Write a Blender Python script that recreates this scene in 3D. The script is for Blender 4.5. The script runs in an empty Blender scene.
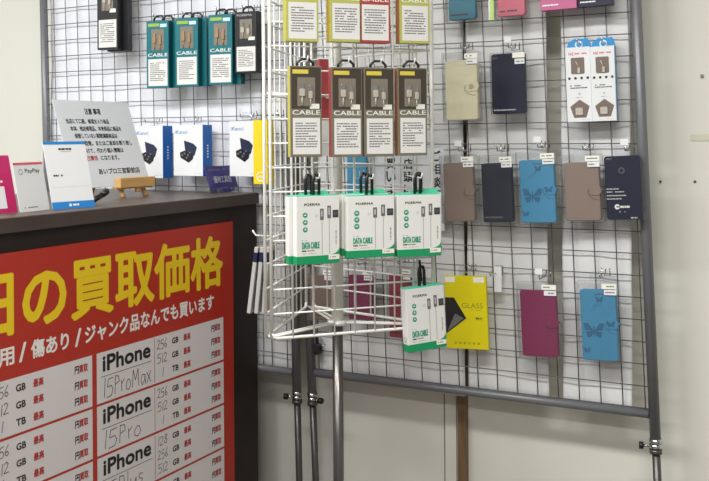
import bpy, bmesh, math, random
from mathutils import Vector, Matrix
random.seed(7)
scene = bpy.context.scene
COL = scene.collection

# ------------------------------------------------------------------ camera
W, H = 709.0, 481.0
FPX = 960.0                       # focal length in pixels
CX, CY = 354.5, 136.6             # principal point (the frame is a low crop: lens shift)
ROLL = 0.00725
YAW = math.radians(27.44)
ZC = 1.25
cam_data = bpy.data.cameras.new('camera')
cam = bpy.data.objects.new('camera', cam_data)
COL.objects.link(cam)
cam_data.sensor_width = 36.0
cam_data.lens = FPX / W * 36.0
cam_data.shift_y = -(H / 2 - CY) / W
cam_data.clip_start = 0.05
cam.matrix_world = (Matrix.Translation((0, 0, ZC)) @ Matrix.Rotation(YAW, 4, 'Z') @ Matrix.Rotation(math.pi / 2, 4, 'X')
                    @ Matrix.Rotation(-ROLL, 4, 'Z'))
scene.camera = cam
CAM_R = cam.matrix_world.to_3x3()
CAM_O = Vector((0, 0, ZC))


def ray(px, py):
    return (CAM_R @ Vector(((px - CX) / FPX, -(py - CY) / FPX, -1.0))).normalized()


def cam2room(r, d):
    c, s = math.cos(YAW), math.sin(YAW)
    return Vector((r * c - d * s, r * s + d * c, 0))


class Frame:
    """A vertical plane of the place: local x along it, local -y out of its face, local z up."""

    def __init__(self, o, rotz):
        self.o = Vector(o)
        self.rz = rotz
        self.M = Matrix.Translation(self.o) @ Matrix.Rotation(rotz, 4, 'Z')
        self.I = self.M.inverted()

    def hit(self, px, py, y=0.0):
        o = self.I @ CAM_O
        d = self.I.to_3x3() @ ray(px, py)
        t = (y - o.y) / d.y
        p = o + d * t
        return p.x, p.z

    def world(self, x, y, z):
        return self.M @ Vector((x, y, z))


def hit_z(px, py, z):
    d = ray(px, py)
    t = (z - ZC) / d.z
    return CAM_O + d * t


# ------------------------------------------------------------------ materials
def lin(c):
    return tuple(((v / 255) / 12.92 if v / 255 <= 0.04045 else ((v / 255 + 0.055) / 1.055) ** 2.4) for v in c)


MATS = {}


def mat(name, col, rough=0.5, metal=0.0, var=0.05, scale=40.0, bump=0.0, bscale=60.0, spec=0.5, coat=0.0):
    if name in MATS:
        return MATS[name]
    m = bpy.data.materials.new(name)
    m.use_nodes = True
    nt = m.node_tree
    b = nt.nodes['Principled BSDF']
    b.inputs['Roughness'].default_value = rough
    b.inputs['Metallic'].default_value = metal
    b.inputs['Specular IOR Level'].default_value = spec
    b.inputs['Coat Weight'].default_value = coat
    r, g, bl = lin(col)
    tc = nt.nodes.new('ShaderNodeTexCoord')
    n = nt.nodes.new('ShaderNodeTexNoise')
    n.inputs['Scale'].default_value = scale
    n.inputs['Detail'].default_value = 3
    nt.links.new(tc.outputs['Object'], n.inputs['Vector'])
    mx = nt.nodes.new('ShaderNodeMix')
    mx.data_type = 'RGBA'
    mx.inputs[6].default_value = (r * (1 - var), g * (1 - var), bl * (1 - var), 1)
    mx.inputs[7].default_value = (min(1, r * (1 + var)), min(1, g * (1 + var)), min(1, bl * (1 + var)), 1)
    nt.links.new(n.outputs['Fac'], mx.inputs[0])
    nt.links.new(mx.outputs[2], b.inputs['Base Color'])
    if bump:
        n2 = nt.nodes.new('ShaderNodeTexNoise')
        n2.inputs['Scale'].default_value = bscale
        n2.inputs['Detail'].default_value = 4
        nt.links.new(tc.outputs['Object'], n2.inputs['Vector'])
        bp = nt.nodes.new('ShaderNodeBump')
        bp.inputs['Strength'].default_value = bump
        bp.inputs['Distance'].default_value = 0.01
        nt.links.new(n2.outputs['Fac'], bp.inputs['Height'])
        nt.links.new(bp.outputs['Normal'], b.inputs['Normal'])
    MATS[name] = m
    return m


def wood(name, c1, c2, rough=0.4, scale=(1, 1, 1), wave=6.0):
    m = bpy.data.materials.new(name)
    m.use_nodes = True
    nt = m.node_tree
    b = nt.nodes['Principled BSDF']
    b.inputs['Roughness'].default_value = rough
    tc = nt.nodes.new('ShaderNodeTexCoord')
    mp = nt.nodes.new('ShaderNodeMapping')
    mp.inputs['Scale'].default_value = scale
    n = nt.nodes.new('ShaderNodeTexNoise')
    n.inputs['Scale'].default_value = wave
    n.inputs['Detail'].default_value = 6
    n.inputs['Distortion'].default_value = 0.6
    cr = nt.nodes.new('ShaderNodeValToRGB')
    cr.color_ramp.elements[0].position = 0.3
    cr.color_ramp.elements[0].color = (*lin(c1), 1)
    cr.color_ramp.elements[1].position = 0.7
    cr.color_ramp.elements[1].color = (*lin(c2), 1)
    nt.links.new(tc.outputs['Object'], mp.inputs['Vector'])
    nt.links.new(mp.outputs['Vector'], n.inputs['Vector'])
    nt.links.new(n.outputs['Fac'], cr.inputs['Fac'])
    nt.links.new(cr.outputs['Color'], b.inputs['Base Color'])
    MATS[name] = m
    return m


def clear(name, tint=(245, 247, 248), gloss=0.07, rough=0.15, haze=0.0, edge=0.5):
    m = bpy.data.materials.new(name)
    m.use_nodes = True
    nt = m.node_tree
    nt.nodes.clear()
    out = nt.nodes.new('ShaderNodeOutputMaterial')
    t = nt.nodes.new('ShaderNodeBsdfTransparent')
    t.inputs['Color'].default_value = (*lin(tint), 1)
    g = nt.nodes.new('ShaderNodeBsdfGlossy')
    g.inputs['Roughness'].default_value = rough
    fr = nt.nodes.new('ShaderNodeLayerWeight')
    fr.inputs['Blend'].default_value = 0.25
    ad = nt.nodes.new('ShaderNodeMath')
    ad.operation = 'MULTIPLY_ADD'
    ad.inputs[1].default_value = edge
    ad.inputs[2].default_value = gloss
    mx = nt.nodes.new('ShaderNodeMixShader')
    nt.links.new(fr.outputs['Fresnel'], ad.inputs[0])
    nt.links.new(ad.outputs[0], mx.inputs[0])
    nt.links.new(t.outputs[0], mx.inputs[1])
    nt.links.new(g.outputs[0], mx.inputs[2])
    last = mx
    if haze:
        df = nt.nodes.new('ShaderNodeBsdfDiffuse')
        df.inputs['Color'].default_value = (0.8, 0.8, 0.8, 1)
        m2 = nt.nodes.new('ShaderNodeMixShader')
        m2.inputs[0].default_value = haze
        nt.links.new(mx.outputs[0], m2.inputs[1])
        nt.links.new(df.outputs[0], m2.inputs[2])
        last = m2
    nt.links.new(last.outputs[0], out.inputs['Surface'])
    MATS[name] = m
    return m


WALLW = mat('wall_paint', (215, 213, 203), 0.7, var=0.03, scale=3, bump=0.05, bscale=200)
CREAM_WALL = WALLW
FLOORM = mat('vinyl_floor', (112, 106, 97), 0.4, var=0.06, scale=8)
CEILM = mat('ceiling_board', (220, 220, 215), 0.8)
STEEL = mat('grey_steel', (118, 118, 122), 0.38, 0.25, var=0.05)
STEELD = mat('dark_steel', (84, 80, 78), 0.3, 0.4)
WIRE = mat('grey_wire', (104, 103, 106), 0.4, 0.2)
CHROME = mat('chrome', (205, 205, 205), 0.15, 1.0)
POLE = mat('brushed_pole', (112, 109, 106), 0.28, 0.85)
RACKW = mat('white_enamel', (238, 237, 231), 0.35, var=0.03, coat=0.2)
RACKTUBE = mat('white_tube_enamel', (234, 233, 226), 0.35, var=0.03)
BLACK = mat('black_plastic', (26, 25, 27), 0.4)
INK = mat('black_ink', (24, 24, 26), 0.6)
GREYINK = mat('grey_ink', (105, 103, 104), 0.6)
PALEINK = mat('pale_ink', (190, 188, 186), 0.6)
WHITE = mat('white_print', (236, 235, 230), 0.5, var=0.02)
PAPER = mat('paper', (214, 217, 221), 0.6, var=0.02, scale=20)
CARDW = mat('white_card', (226, 227, 228), 0.35, var=0.015)
SHEET = mat('white_plastic_sheet', (229, 230, 236), 0.3, var=0.03, scale=6, bump=0.25, bscale=14)
SHEETR = mat('white_board_sheet', (217, 217, 216), 0.3, var=0.05, scale=6, bump=0.35, bscale=12)
RED = mat('poster_red', (180, 42, 24), 0.35, var=0.03)
YELL = mat('poster_yellow', (238, 204, 16), 0.4, var=0.02)
CELL = mat('poster_white', (222, 216, 216), 0.45, var=0.02)
DRED = mat('dull_red_ink', (178, 58, 58), 0.6)
COUNT = wood('counter_laminate', (32, 24, 22), (46, 35, 32), 0.55, (1, 12, 1), 5)
COUNT.node_tree.nodes['Principled BSDF'].inputs['Specular IOR Level'].default_value = 0.25
COUNTTOP = wood('counter_top_laminate', (74, 62, 56), (90, 77, 70), 0.42, (14, 1, 1), 4)
COUNTEDGE = wood('counter_edge_laminate', (56, 44, 40), (70, 57, 51), 0.45, (1, 10, 1), 5)
EASEL = wood('pine_wood', (196, 152, 90), (214, 172, 112), 0.5, (1, 8, 8), 8)
POSTW = wood('brown_post_wood', (96, 74, 50), (124, 98, 70), 0.5, (10, 10, 1), 6)
CLEAR = clear('clear_plastic', (250, 251, 252), 0.03)
FILM = clear('clear_film', (253, 253, 253), 0.0, 0.2, edge=0.10)
SLEEVE = clear('clear_sleeve', (246, 247, 247), 0.02, 0.12, haze=0.02)


# ------------------------------------------------------------------ mesh builder
TEXT_CACHE = {}


def text_geo(body, bold=0.0, shear=0.0, spacing=1.0):
    key = (body, bold, shear, spacing)
    if key in TEXT_CACHE:
        return TEXT_CACHE[key]
    cu = bpy.data.curves.new('t', 'FONT')
    cu.body = body
    cu.offset = bold
    cu.shear = shear
    cu.space_character = spacing
    cu.resolution_u = 3
    o = bpy.data.objects.new('t', cu)
    COL.objects.link(o)
    dg = bpy.context.evaluated_depsgraph_get()
    dg.update()
    me = bpy.data.meshes.new_from_object(o.evaluated_get(dg))
    vs = [(v.co.x, v.co.y) for v in me.vertices]
    fs = [tuple(p.vertices) for p in me.polygons]
    bpy.data.objects.remove(o)
    bpy.data.curves.remove(cu)
    bpy.data.meshes.remove(me)
    if vs:
        x0 = min(v[0] for v in vs); x1 = max(v[0] for v in vs)
        y0 = min(v[1] for v in vs); y1 = max(v[1] for v in vs)
        vs = [((x - x0) / max(1e-6, x1 - x0), (y - y0) / max(1e-6, y1 - y0)) for x, y in vs]
    TEXT_CACHE[key] = (vs, fs)
    return TEXT_CACHE[key]


GLYPH = {  # pen strokes on a 1 x 1 box, with an advance width
    '1': (0.35, [[(0.25, 1), (0.15, 0)]]),
    '5': (0.75, [[(0.7, 0.98), (0.2, 0.95), (0.12, 0.55), (0.5, 0.6), (0.66, 0.35), (0.5, 0.05), (0.05, 0.02)]]),
    '2': (0.7, [[(0.08, 0.8), (0.3, 1), (0.55, 0.8), (0.35, 0.4), (0.03, 0.03), (0.62, 0.06)]]),
    '6': (0.7, [[(0.55, 1), (0.15, 0.5), (0.12, 0.15), (0.35, 0.0), (0.58, 0.2), (0.4, 0.42), (0.14, 0.3)]]),
    '8': (0.7, [[(0.55, 0.85), (0.3, 1), (0.12, 0.8), (0.5, 0.35), (0.4, 0.02), (0.1, 0.1), (0.15, 0.35), (0.55, 0.85)]]),
    '3': (0.65, [[(0.1, 0.9), (0.4, 1), (0.5, 0.75), (0.22, 0.55), (0.52, 0.3), (0.35, 0), (0.05, 0.1)]]),
    '4': (0.7, [[(0.4, 1), (0.06, 0.35), (0.6, 0.35)], [(0.45, 0.6), (0.42, 0)]]),
    'P': (0.7, [[(0.18, 0.98), (0.12, 0.0)], [(0.15, 0.95), (0.5, 0.9), (0.55, 0.6), (0.15, 0.5)]]),
    'r': (0.5, [[(0.1, 0.6), (0.12, 0.0)], [(0.12, 0.4), (0.4, 0.62)]]),
    'o': (0.65, [[(0.3, 0.6), (0.08, 0.4), (0.1, 0.1), (0.35, 0.02), (0.55, 0.25), (0.48, 0.52), (0.3, 0.6)]]),
    'M': (0.95, [[(0.08, 0.0), (0.18, 0.95), (0.42, 0.35), (0.7, 0.95), (0.78, 0.0)]]),
    'a': (0.65, [[(0.5, 0.55), (0.2, 0.6), (0.06, 0.3), (0.2, 0.02), (0.48, 0.3), (0.5, 0.58), (0.55, 0.03)]]),
    'x': (0.6, [[(0.05, 0.6), (0.5, 0.0)], [(0.5, 0.62), (0.05, 0.0)]]),
    'l': (0.3, [[(0.15, 1), (0.12, 0.0)]]),
    'u': (0.65, [[(0.08, 0.6), (0.1, 0.1), (0.35, 0.02), (0.52, 0.55), (0.55, 0.0)]]),
    's': (0.55, [[(0.45, 0.55), (0.15, 0.58), (0.12, 0.35), (0.42, 0.25), (0.3, 0.02), (0.05, 0.05)]]),
}


class MB:
    def __init__(self):
        self.v, self.f, self.m, self.mats, self.sm = [], [], [], [], []

    def mi(self, m):
        if m not in self.mats:
            self.mats.append(m)
        return self.mats.index(m)

    def add(self, vs, fs, m, smooth=False):
        b = len(self.v)
        i = self.mi(m)
        self.v += [tuple(v) for v in vs]
        for f in fs:
            self.f.append([b + k for k in f])
            self.m.append(i)
            self.sm.append(smooth)
        return self

    def box(self, x0, y0, z0, x1, y1, z1, m):
        vs = [(x, y, z) for x in (x0, x1) for y in (y0, y1) for z in (z0, z1)]
        return self.add(vs, [(0, 1, 3, 2), (4, 6, 7, 5), (0, 4, 5, 1), (2, 3, 7, 6), (0, 2, 6, 4), (1, 5, 7, 3)], m)

    def xbox(self, x0, z0, x1, z1, y0, y1, m):
        return self.box(x0, y0, z0, x1, y1, z1, m)

    def outline(self, pts, y0, y1, m, ch=0.0, smooth=False):
        """Prism of a convex-ish outline in x,z between y0 (front) and y1 (back) with chamfered rims."""
        n = len(pts)
        cx = sum(p[0] for p in pts) / n
        cz = sum(p[1] for p in pts) / n

        def ins(k):
            if not k:
                return pts
            w = max(p[0] for p in pts) - min(p[0] for p in pts)
            h = max(p[1] for p in pts) - min(p[1] for p in pts)
            return [(cx + (x - cx) * (1 - 2 * k / w), cz + (z - cz) * (1 - 2 * k / h)) for x, z in pts]
        rings = [(ins(ch), y0)]
        if ch:
            rings += [(pts, y0 + ch), (pts, y1 - ch)]
        rings += [(ins(ch), y1)]
        vs = [(x, y, z) for ring, y in rings for x, z in ring]
        fs = [tuple(range(n)), tuple(reversed(range((len(rings) - 1) * n, len(rings) * n)))]
        for r in range(len(rings) - 1):
            for i in range(n):
                j = (i + 1) % n
                fs.append((r * n + i, (r + 1) * n + i, (r + 1) * n + j, r * n + j))
        return self.add(vs, fs, m, smooth)

    def rbox(self, x0, z0, x1, z1, y0, y1, m, r=0.003, ch=0.001, seg=3):
        return self.outline(rrect(x0, z0, x1, z1, r, seg), y0, y1, m, ch)

    def rect(self, x0, z0, x1, z1, y, m):
        return self.add([(x0, y, z0), (x1, y, z0), (x1, y, z1), (x0, y, z1)], [(0, 1, 2, 3)], m)

    def poly(self, pts, y, m):
        return self.add([(x, y, z) for x, z in pts], [tuple(range(len(pts)))], m)

    def disc(self, x, z, r, y, m, n=14):
        return self.poly([(x + r * math.cos(2 * math.pi * k / n), z + r * math.sin(2 * math.pi * k / n)) for k in range(n)], y, m)

    def ring(self, x, z, r0, r1, y, m, n=16):
        vs = []
        for k in range(n):
            a = 2 * math.pi * k / n
            vs += [(x + r0 * math.cos(a), y, z + r0 * math.sin(a)), (x + r1 * math.cos(a), y, z + r1 * math.sin(a))]
        return self.add(vs, [(2 * k, 2 * k + 1, (2 * k + 3) % (2 * n), (2 * k + 2) % (2 * n)) for k in range(n)], m)

    def stroke(self, pts, w, y, m):
        for (x0, z0), (x1, z1) in zip(pts, pts[1:]):
            d = math.hypot(x1 - x0, z1 - z0) or 1
            nx, nz = -(z1 - z0) / d * w / 2, (x1 - x0) / d * w / 2
            self.poly([(x0 - nx, z0 - nz), (x1 - nx, z1 - nz), (x1 + nx, z1 + nz), (x0 + nx, z0 + nz)], y, m)
        return self

    def text(self, body, x0, z0, x1, z1, y, m, bold=0.0, shear=0.0, spacing=1.0):
        if bold <= 0:
            vs, fs = text_geo(body, bold, shear, spacing)
            return self.add([(x0 + u * (x1 - x0), y, z0 + v * (z1 - z0)) for u, v in vs], fs, m)
        vs, fs = text_geo(body, 0.0, shear, spacing)
        r = bold * abs(z1 - z0) * 0.9
        n = 8 if bold > 0.025 else 4
        sx = (x1 - x0 - 2 * r) / (x1 - x0)
        sz = (z1 - z0 - 2 * r) / (z1 - z0)
        for k in range(n):
            a = 2 * math.pi * (k + 0.5) / n
            dx, dz = r + r * math.cos(a), r + r * math.sin(a)
            self.add([(x0 + dx + u * (x1 - x0) * sx, y - k * 6e-6, z0 + dz + v * (z1 - z0) * sz) for u, v in vs], fs, m)
        return self

    def fine(self, x0, z0, x1, z1, y, m, rows=8, th=0.45, seed=1, dash=0.006, fill=0.8):
        """Rows of print too small to read in the photo."""
        rd = random.Random(seed)
        p = (z1 - z0) / rows
        for r in range(rows):
            z = z1 - (r + 0.5) * p
            x = x0
            end = x0 + (x1 - x0) * rd.choice((1, 0.95, 0.9, 0.98, 0.6))
            while x < end:
                l = dash * rd.uniform(0.5, 1.6)
                if rd.random() < fill:
                    self.rect(x, z - p * th / 2, min(end, x + l * 0.85), z + p * th / 2, y, m)
                x += l
        return self

    def hand(self, body, x0, z0, x1, z1, w, y, m):
        tot = sum(GLYPH[c][0] for c in body)
        x = x0
        k = (x1 - x0) / tot
        for i, c in enumerate(body):
            dz = (0.03, -0.04, 0.02, 0.05, -0.02)[i % 5] * (z1 - z0)
            for st in GLYPH[c][1]:
                self.stroke([(x + p * k, z0 + dz + q * (z1 - z0)) for p, q in st], w, y, m)
            x += GLYPH[c][0] * k
        return self

    def tube(self, pts, r, m, n=8, r2=None):
        pts = [Vector(p) for p in pts]
        vs, fs = [], []
        up = Vector((0, 0, 1))
        prev = None
        for i, p in enumerate(pts):
            if i == 0:
                d = pts[1] - p
            elif i == len(pts) - 1:
                d = p - pts[i - 1]
            else:
                d = (pts[i + 1] - p).normalized() + (p - pts[i - 1]).normalized()
            d.normalize()
            if prev is None:
                a = d.cross(up)
                if a.length < 1e-3:
                    a = d.cross(Vector((1, 0, 0)))
            else:
                a = prev - d * prev.dot(d)
            a.normalize()
            prev = a
            b = d.cross(a)
            rr = r if r2 is None else r + (r2 - r) * i / (len(pts) - 1)
            for k in range(n):
                t = 2 * math.pi * k / n
                vs.append(p + a * (rr * math.cos(t)) + b * (rr * math.sin(t)))
        for i in range(len(pts) - 1):
            for k in range(n):
                j = (k + 1) % n
                fs.append((i * n + k, i * n + j, (i + 1) * n + j, (i + 1) * n + k))
        fs.append(tuple(reversed(range(n))))
        fs.append(tuple(range((len(pts) - 1) * n, len(pts) * n)))
        return self.add(vs, fs, m, True)

    def mesh(self, name):
        me = bpy.data.meshes.new(name)
        me.from_pydata(self.v, [], self.f)
        for m in self.mats:
            me.materials.append(m)
        for p, i, s in zip(me.polygons, self.m, self.sm):
            p.material_index = i
            p.use_smooth = s
        me.update()
        bm = bmesh.new()
        bm.from_mesh(me)
        bm.to_mesh(me)
        bm.free()
        return me


def rrect(x0, z0, x1, z1, r, seg=3):
    r = min(r, (x1 - x0) / 2.001, (z1 - z0) / 2.001)
    pts = []
    for cx, cz, a0 in ((x1 - r, z0 + r, -90), (x1 - r, z1 - r, 0), (x0 + r, z1 - r, 90), (x0 + r, z0 + r, 180)):
        for k in range(seg + 1):
            a = math.radians(a0 + 90 * k / seg)
            pts.append((cx + r * math.cos(a), cz + r * math.sin(a)))
    return pts


# ------------------------------------------------------------------ objects
def props(o, label, cat, group=None):
    o['label'] = label
    o['category'] = cat
    if group:
        o['group'] = group
    return o


def thing(name, label, cat, loc, rz=0.0, group=None, lean=0.0, roll=0.0):
    o = bpy.data.objects.new(name, None)
    o.empty_display_size = 0.05
    COL.objects.link(o)
    o.matrix_world = (Matrix.Translation(loc) @ Matrix.Rotation(rz, 4, 'Z') @ Matrix.Rotation(lean, 4, 'X') @ Matrix.Rotation(roll, 4, 'Y'))
    return props(o, label, cat, group)


CACHE = {}


def part(name, mb, parent, label=None):
    me = mb if isinstance(mb, bpy.types.Mesh) else mb.mesh(name)
    o = bpy.data.objects.new(name, me)
    COL.objects.link(o)
    if parent:
        o.parent = parent
    if label:
        o['label'] = label
    return o


def cached(key, fn):
    if key not in CACHE:
        CACHE[key] = fn().mesh(key if isinstance(key, str) else str(key[0]))
    return CACHE[key]


def struct(name, mb):
    o = part(name, mb, None)
    o['kind'] = 'structure'
    return o


# ================================================================== THE SETTING
PY = 2.30                         # plane of the right mesh panel
WY = 2.41                         # wall behind it
struct('floor', MB().box(-4.2, -2.6, -0.05, 2.6, WY + 0.1, 0, FLOORM))
struct('ceiling', MB().box(-4.2, -0.9, 2.7, 2.6, WY + 0.1, 2.75, CEILM))
struct('wall_back', MB().box(-4.2, WY, 0, 2.6, WY + 0.1, 2.7, WALLW))
struct('wall_left', MB().box(-4.3, -2.6, 0, -4.2, WY + 0.1, 2.7, WALLW))
wallF = Frame((0, WY, 0), 0)


def wx(px, py=300, y=0.0):
    return wallF.hit(px, py, y)[0]


struct('trim_1', MB().rbox(wx(460.5, 440), 0, wx(468.5, 440), 2.7, WY - 0.022, WY, POSTW, 0.002, 0.001))
struct('trim_2', MB().xbox(wx(446, 440), 0, wx(457, 440), 2.7, WY - 0.006, WY, WALLW))
JOINT = mat('joint_dark_line', (96, 92, 86), 0.8)  # dark line marking the joint between wall panels
struct('trim_3', MB().xbox(wx(444.4, 440), 0, wx(445.6, 440), 2.7, WY - 0.0015, WY + 0.001, JOINT))
# small marks on the wall right of the panel
PATCH = mat('wall_plate_beige', (204, 200, 180), 0.6)
t = thing('wall_plate', 'small beige plate on the wall near the right picture edge', 'plate', (wx(706, 140), WY, wallF.hit(700, 141)[1]), 0)
part('plate', MB().rbox(-0.035, 0, 0.06, 0.016, -0.0015, -0.0002, PATCH, 0.002, 0.001), t)
for nm, px, py, lb in (('wall_screw', 702, 76, 'small metal screw in the bare wall above the beige plate'),
                       ('wall_screw', 660.5, 181.5, 'tiny dark screw in the wall just right of the grey upright'),
                       ('wall_screw', 695, 181.5, 'tiny dark screw in the wall below the beige plate')):
    x, z = wallF.hit(px, py)
    r = 0.0045 if py < 100 else 0.003
    t = thing(nm, lb, 'screw', (x, WY, z), 0)
    part('head', MB().outline([(r * math.cos(a * 0.5236), r * math.sin(a * 0.5236)) for a in range(12)], -0.004, -0.0003,
                              CHROME if py < 100 else STEELD, 0.001), t)

# ================================================================== MESH PANELS
PITCH = 0.0515


def mesh_panel(name_label, x_l, y_l, x_r, y_r, z_bot, z_wire, lean, knob_z, knob_side, x_wire):
    ang = math.atan2(y_r - y_l, x_r - x_l)
    F = Frame((x_l, y_l, 0), ang)
    wd = math.hypot(x_r - x_l, y_r - y_l)
    t = thing('mesh_panel', name_label, 'display panel', (x_l, y_l, 0), ang, 'grey mesh display panels')
    top = 1.95

    def sx(x, z):
        return x - lean * (z - z_bot)
    for k, x in enumerate((0.0, wd)):
        up = part('upright', MB().tube([(sx(x, knob_z), 0, knob_z), (sx(x, top), 0, top)], 0.0125, STEEL, 14), t)
        part('inner_tube', MB().tube([(sx(x, 0), 0, 0.02), (sx(x, knob_z), 0, knob_z + 0.01)], 0.0095, STEELD, 12), up)
        mb = MB()
        for dz in (-0.012, 0.0, 0.012):
            mb.tube([(sx(x, knob_z), 0, knob_z + dz - 0.005), (sx(x, knob_z), 0, knob_z + dz + 0.005)], 0.0145 if dz else 0.0135, STEELD if dz < 0 else CHROME, 14)
        part('collar', mb, up)
        s = knob_side[k]
        kx = sx(x, knob_z)
        kb = MB().tube([(kx + s * 0.013, -0.004, knob_z), (kx + s * 0.028, -0.008, knob_z)], 0.0035, CHROME)
        kb.tube([(kx + s * 0.026, -0.008, knob_z), (kx + s * 0.036, -0.010, knob_z)], 0.0085, BLACK, 10)
        part('knob', kb, up)
        ft = MB().tube([(sx(x, 0), -0.25, 0.015), (sx(x, 0), 0.10, 0.015)], 0.0125, STEEL, 10)
        part('foot', ft, t)
    part('bottom_rail', MB().tube([(sx(0, z_bot) + 0.012, 0, z_bot), (sx(wd, z_bot) - 0.012, 0, z_bot)], 0.0105, STEEL, 12), t)
    part('top_rail', MB().tube([(sx(0, top) + 0.012, 0, top - 0.02), (sx(wd, top) - 0.012, 0, top - 0.02)], 0.0105, STEEL, 12), t)
    g = MB()
    z = z_wire
    while z > z_bot + 0.02:
        z -= PITCH
    if z < z_bot + 0.012:
        z += PITCH
    while z < top - 0.03:
        g.tube([(sx(0, z), -0.002, z), (sx(wd, z), -0.002, z)], 0.0014, WIRE, 6)
        z += PITCH
    x = x_wire
    while x - PITCH > 0.012:
        x -= PITCH
    while x < wd - 0.01:
        g.tube([(sx(x, z_bot), 0.0012, z_bot), (sx(x, top), 0.0012, top - 0.02)], 0.0014, WIRE, 6)
        x += PITCH
    part('wire_grid', g, t)
    return F, wd


RXR = -0.430
FRP0 = Frame((0, PY, 0), 0)
zb = FRP0.hit(560, 403)[1]
xr_bot = FRP0.hit(654.3, 412)[0]
xl_bot = FRP0.hit(311.5, 375)[0]
wirez = FRP0.hit(643, 275.7)[1]
FR, WR = mesh_panel('grey mesh display panel hung with phone cases, on the right', xl_bot, PY, xr_bot, PY, zb, wirez, 0.036,
                    FRP0.hit(656, 446)[1], (1, -1), FRP0.hit(579.6, 375)[0] - xl_bot)
# the left panel, turned a little
p1 = FRP0.hit(296.5, 372)
uL = FRP0.hit(50, 160)
xl2, yl2 = uL[0] * 1.012, PY * 1.012
zb2 = FRP0.hit(275, 369.7)[1]
FL, WL = mesh_panel('grey mesh display panel behind the dark counter, on the left', xl2 + 0.0, yl2, p1[0], PY, zb2, FRP0.hit(240, 98.2)[1] , 0.022,
                    FRP0.hit(297, 397)[1], (1, -1), 0.045)

# white sheets behind the mesh
def backing(F, px0, px1, z0, label, m, top=1.93, py=200):
    x0 = F.hit(px0, py, 0.016)[0]
    x1 = F.hit(px1, py, 0.016)[0]
    o = thing('backing_sheet', label, 'sheet', F.world(0, 0, 0), F.rz, 'white sheets behind the mesh panels')
    mb = MB()
    nx, nz = 24, 40
    vs, fs = [], []
    rd = random.Random(int(px0))
    a, b, c = rd.uniform(0, 6), rd.uniform(0, 6), rd.uniform(0, 6)
    for i in range(nx + 1):
        for j in range(nz + 1):
            x = x0 + (x1 - x0) * i / nx
            z = z0 + (top - z0) * j / nz
            w = 0.0022 * math.sin(x * 31 + a + 2 * math.sin(z * 9)) + 0.0015 * math.sin(z * 43 + b + x * 14) + 0.001 * math.sin(x * 80 + z * 20 + c)
            vs.append((x, 0.013 + w + 0.004, z))
    for i in range(nx):
        for j in range(nz):
            fs.append((i * (nz + 1) + j, (i + 1) * (nz + 1) + j, (i + 1) * (nz + 1) + j + 1, i * (nz + 1) + j + 1))
    mb.add(vs, fs, m, True)
    s = part('sheet', mb, o)
    md = s.modifiers.new('thick', 'SOLIDIFY')
    md.thickness = 0.001
    md.offset = 1
    return o


backing(FL, 52, 262, zb2 - 0.01, 'white plastic sheet behind the mesh above the counter', SHEET)
backing(FL, 263, 296, zb2 - 0.012, 'narrow white sheet behind the mesh at the leftmost pair of grey poles', SHEETR)
backing(FR, 318, 463.8, zb - 0.018, 'white sheet behind the right mesh, left of the brown wooden post', SHEETR)
backing(FR, 467.4, 547.5, zb - 0.012, 'white sheet behind the right mesh, directly right of the brown wooden post', SHEETR)
backing(FR, 562, 631, zb - 0.016, 'white sheet behind the right mesh, beside the far right grey upright', SHEETR)

# ================================================================== COUNTER
CTZ = ZC - 0.156
CXF = -1.49
FC = Frame((CXF, 0, 0), math.pi / 2)           # local x = room +Y, face = room +X
cy_end = PY - 0.02
t = thing('counter', 'dark brown shop counter with a lighter laminate top', 'counter', (CXF, 0, 0), math.pi / 2)
x0c, x1c = -0.4, cy_end
part('worktop', MB().rbox(x0c, CTZ - 0.03, x1c, CTZ, 0.0, 0.62, COUNTTOP, 0.002, 0.002), t)
part('front_edge', MB().xbox(x0c, CTZ - 0.0305, x1c, CTZ - 0.0015, -0.0012, -0.0001, COUNTEDGE), t)
part('front_panel', MB().xbox(x0c, 0.06, x1c, CTZ - 0.0302, 0.008, 0.028, COUNT), t)
part('end_panel', MB().xbox(x1c - 0.022, 0.0, x1c - 0.002, CTZ - 0.0302, 0.03, 0.60, COUNT), t)
part('plinth', MB().xbox(x0c, 0.0, x1c - 0.025, 0.06, 0.05, 0.07, BLACK), t)

# ---------------- price poster on the counter front
PFY = 0.0045


def pc(px, py):
    return FC.hit(px, py, PFY)


ptop = sum(pc(x, y)[1] for x, y in ((0, 252.5), (60, 245.5), (110, 239), (233, 221.8))) / 4
pr = pc(233, 222)[0]
pl = pc(-115, 300)[0]
pbot = ptop - 0.80
t = thing('price_poster', 'red price poster with yellow title stuck on the dark counter front', 'poster', FC.world(0, PFY, 0), FC.rz)
part('poster_sheet', MB().box(pl, 0.0005, pbot, pr, 0.0015, ptop, RED), t)


def span(px0, px1, py0a, py1a, py0b, py1b):
    """x range of two pixels and mean z range of the tops / bottoms seen at both."""
    xa, za1 = pc(px0, py0a); xb, zb1 = pc(px1, py0b)
    _, za0 = pc(px0, py1a); _, zb0 = pc(px1, py1b)
    return xa, (za0 + zb0) / 2, xb, (za1 + zb1) / 2


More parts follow.
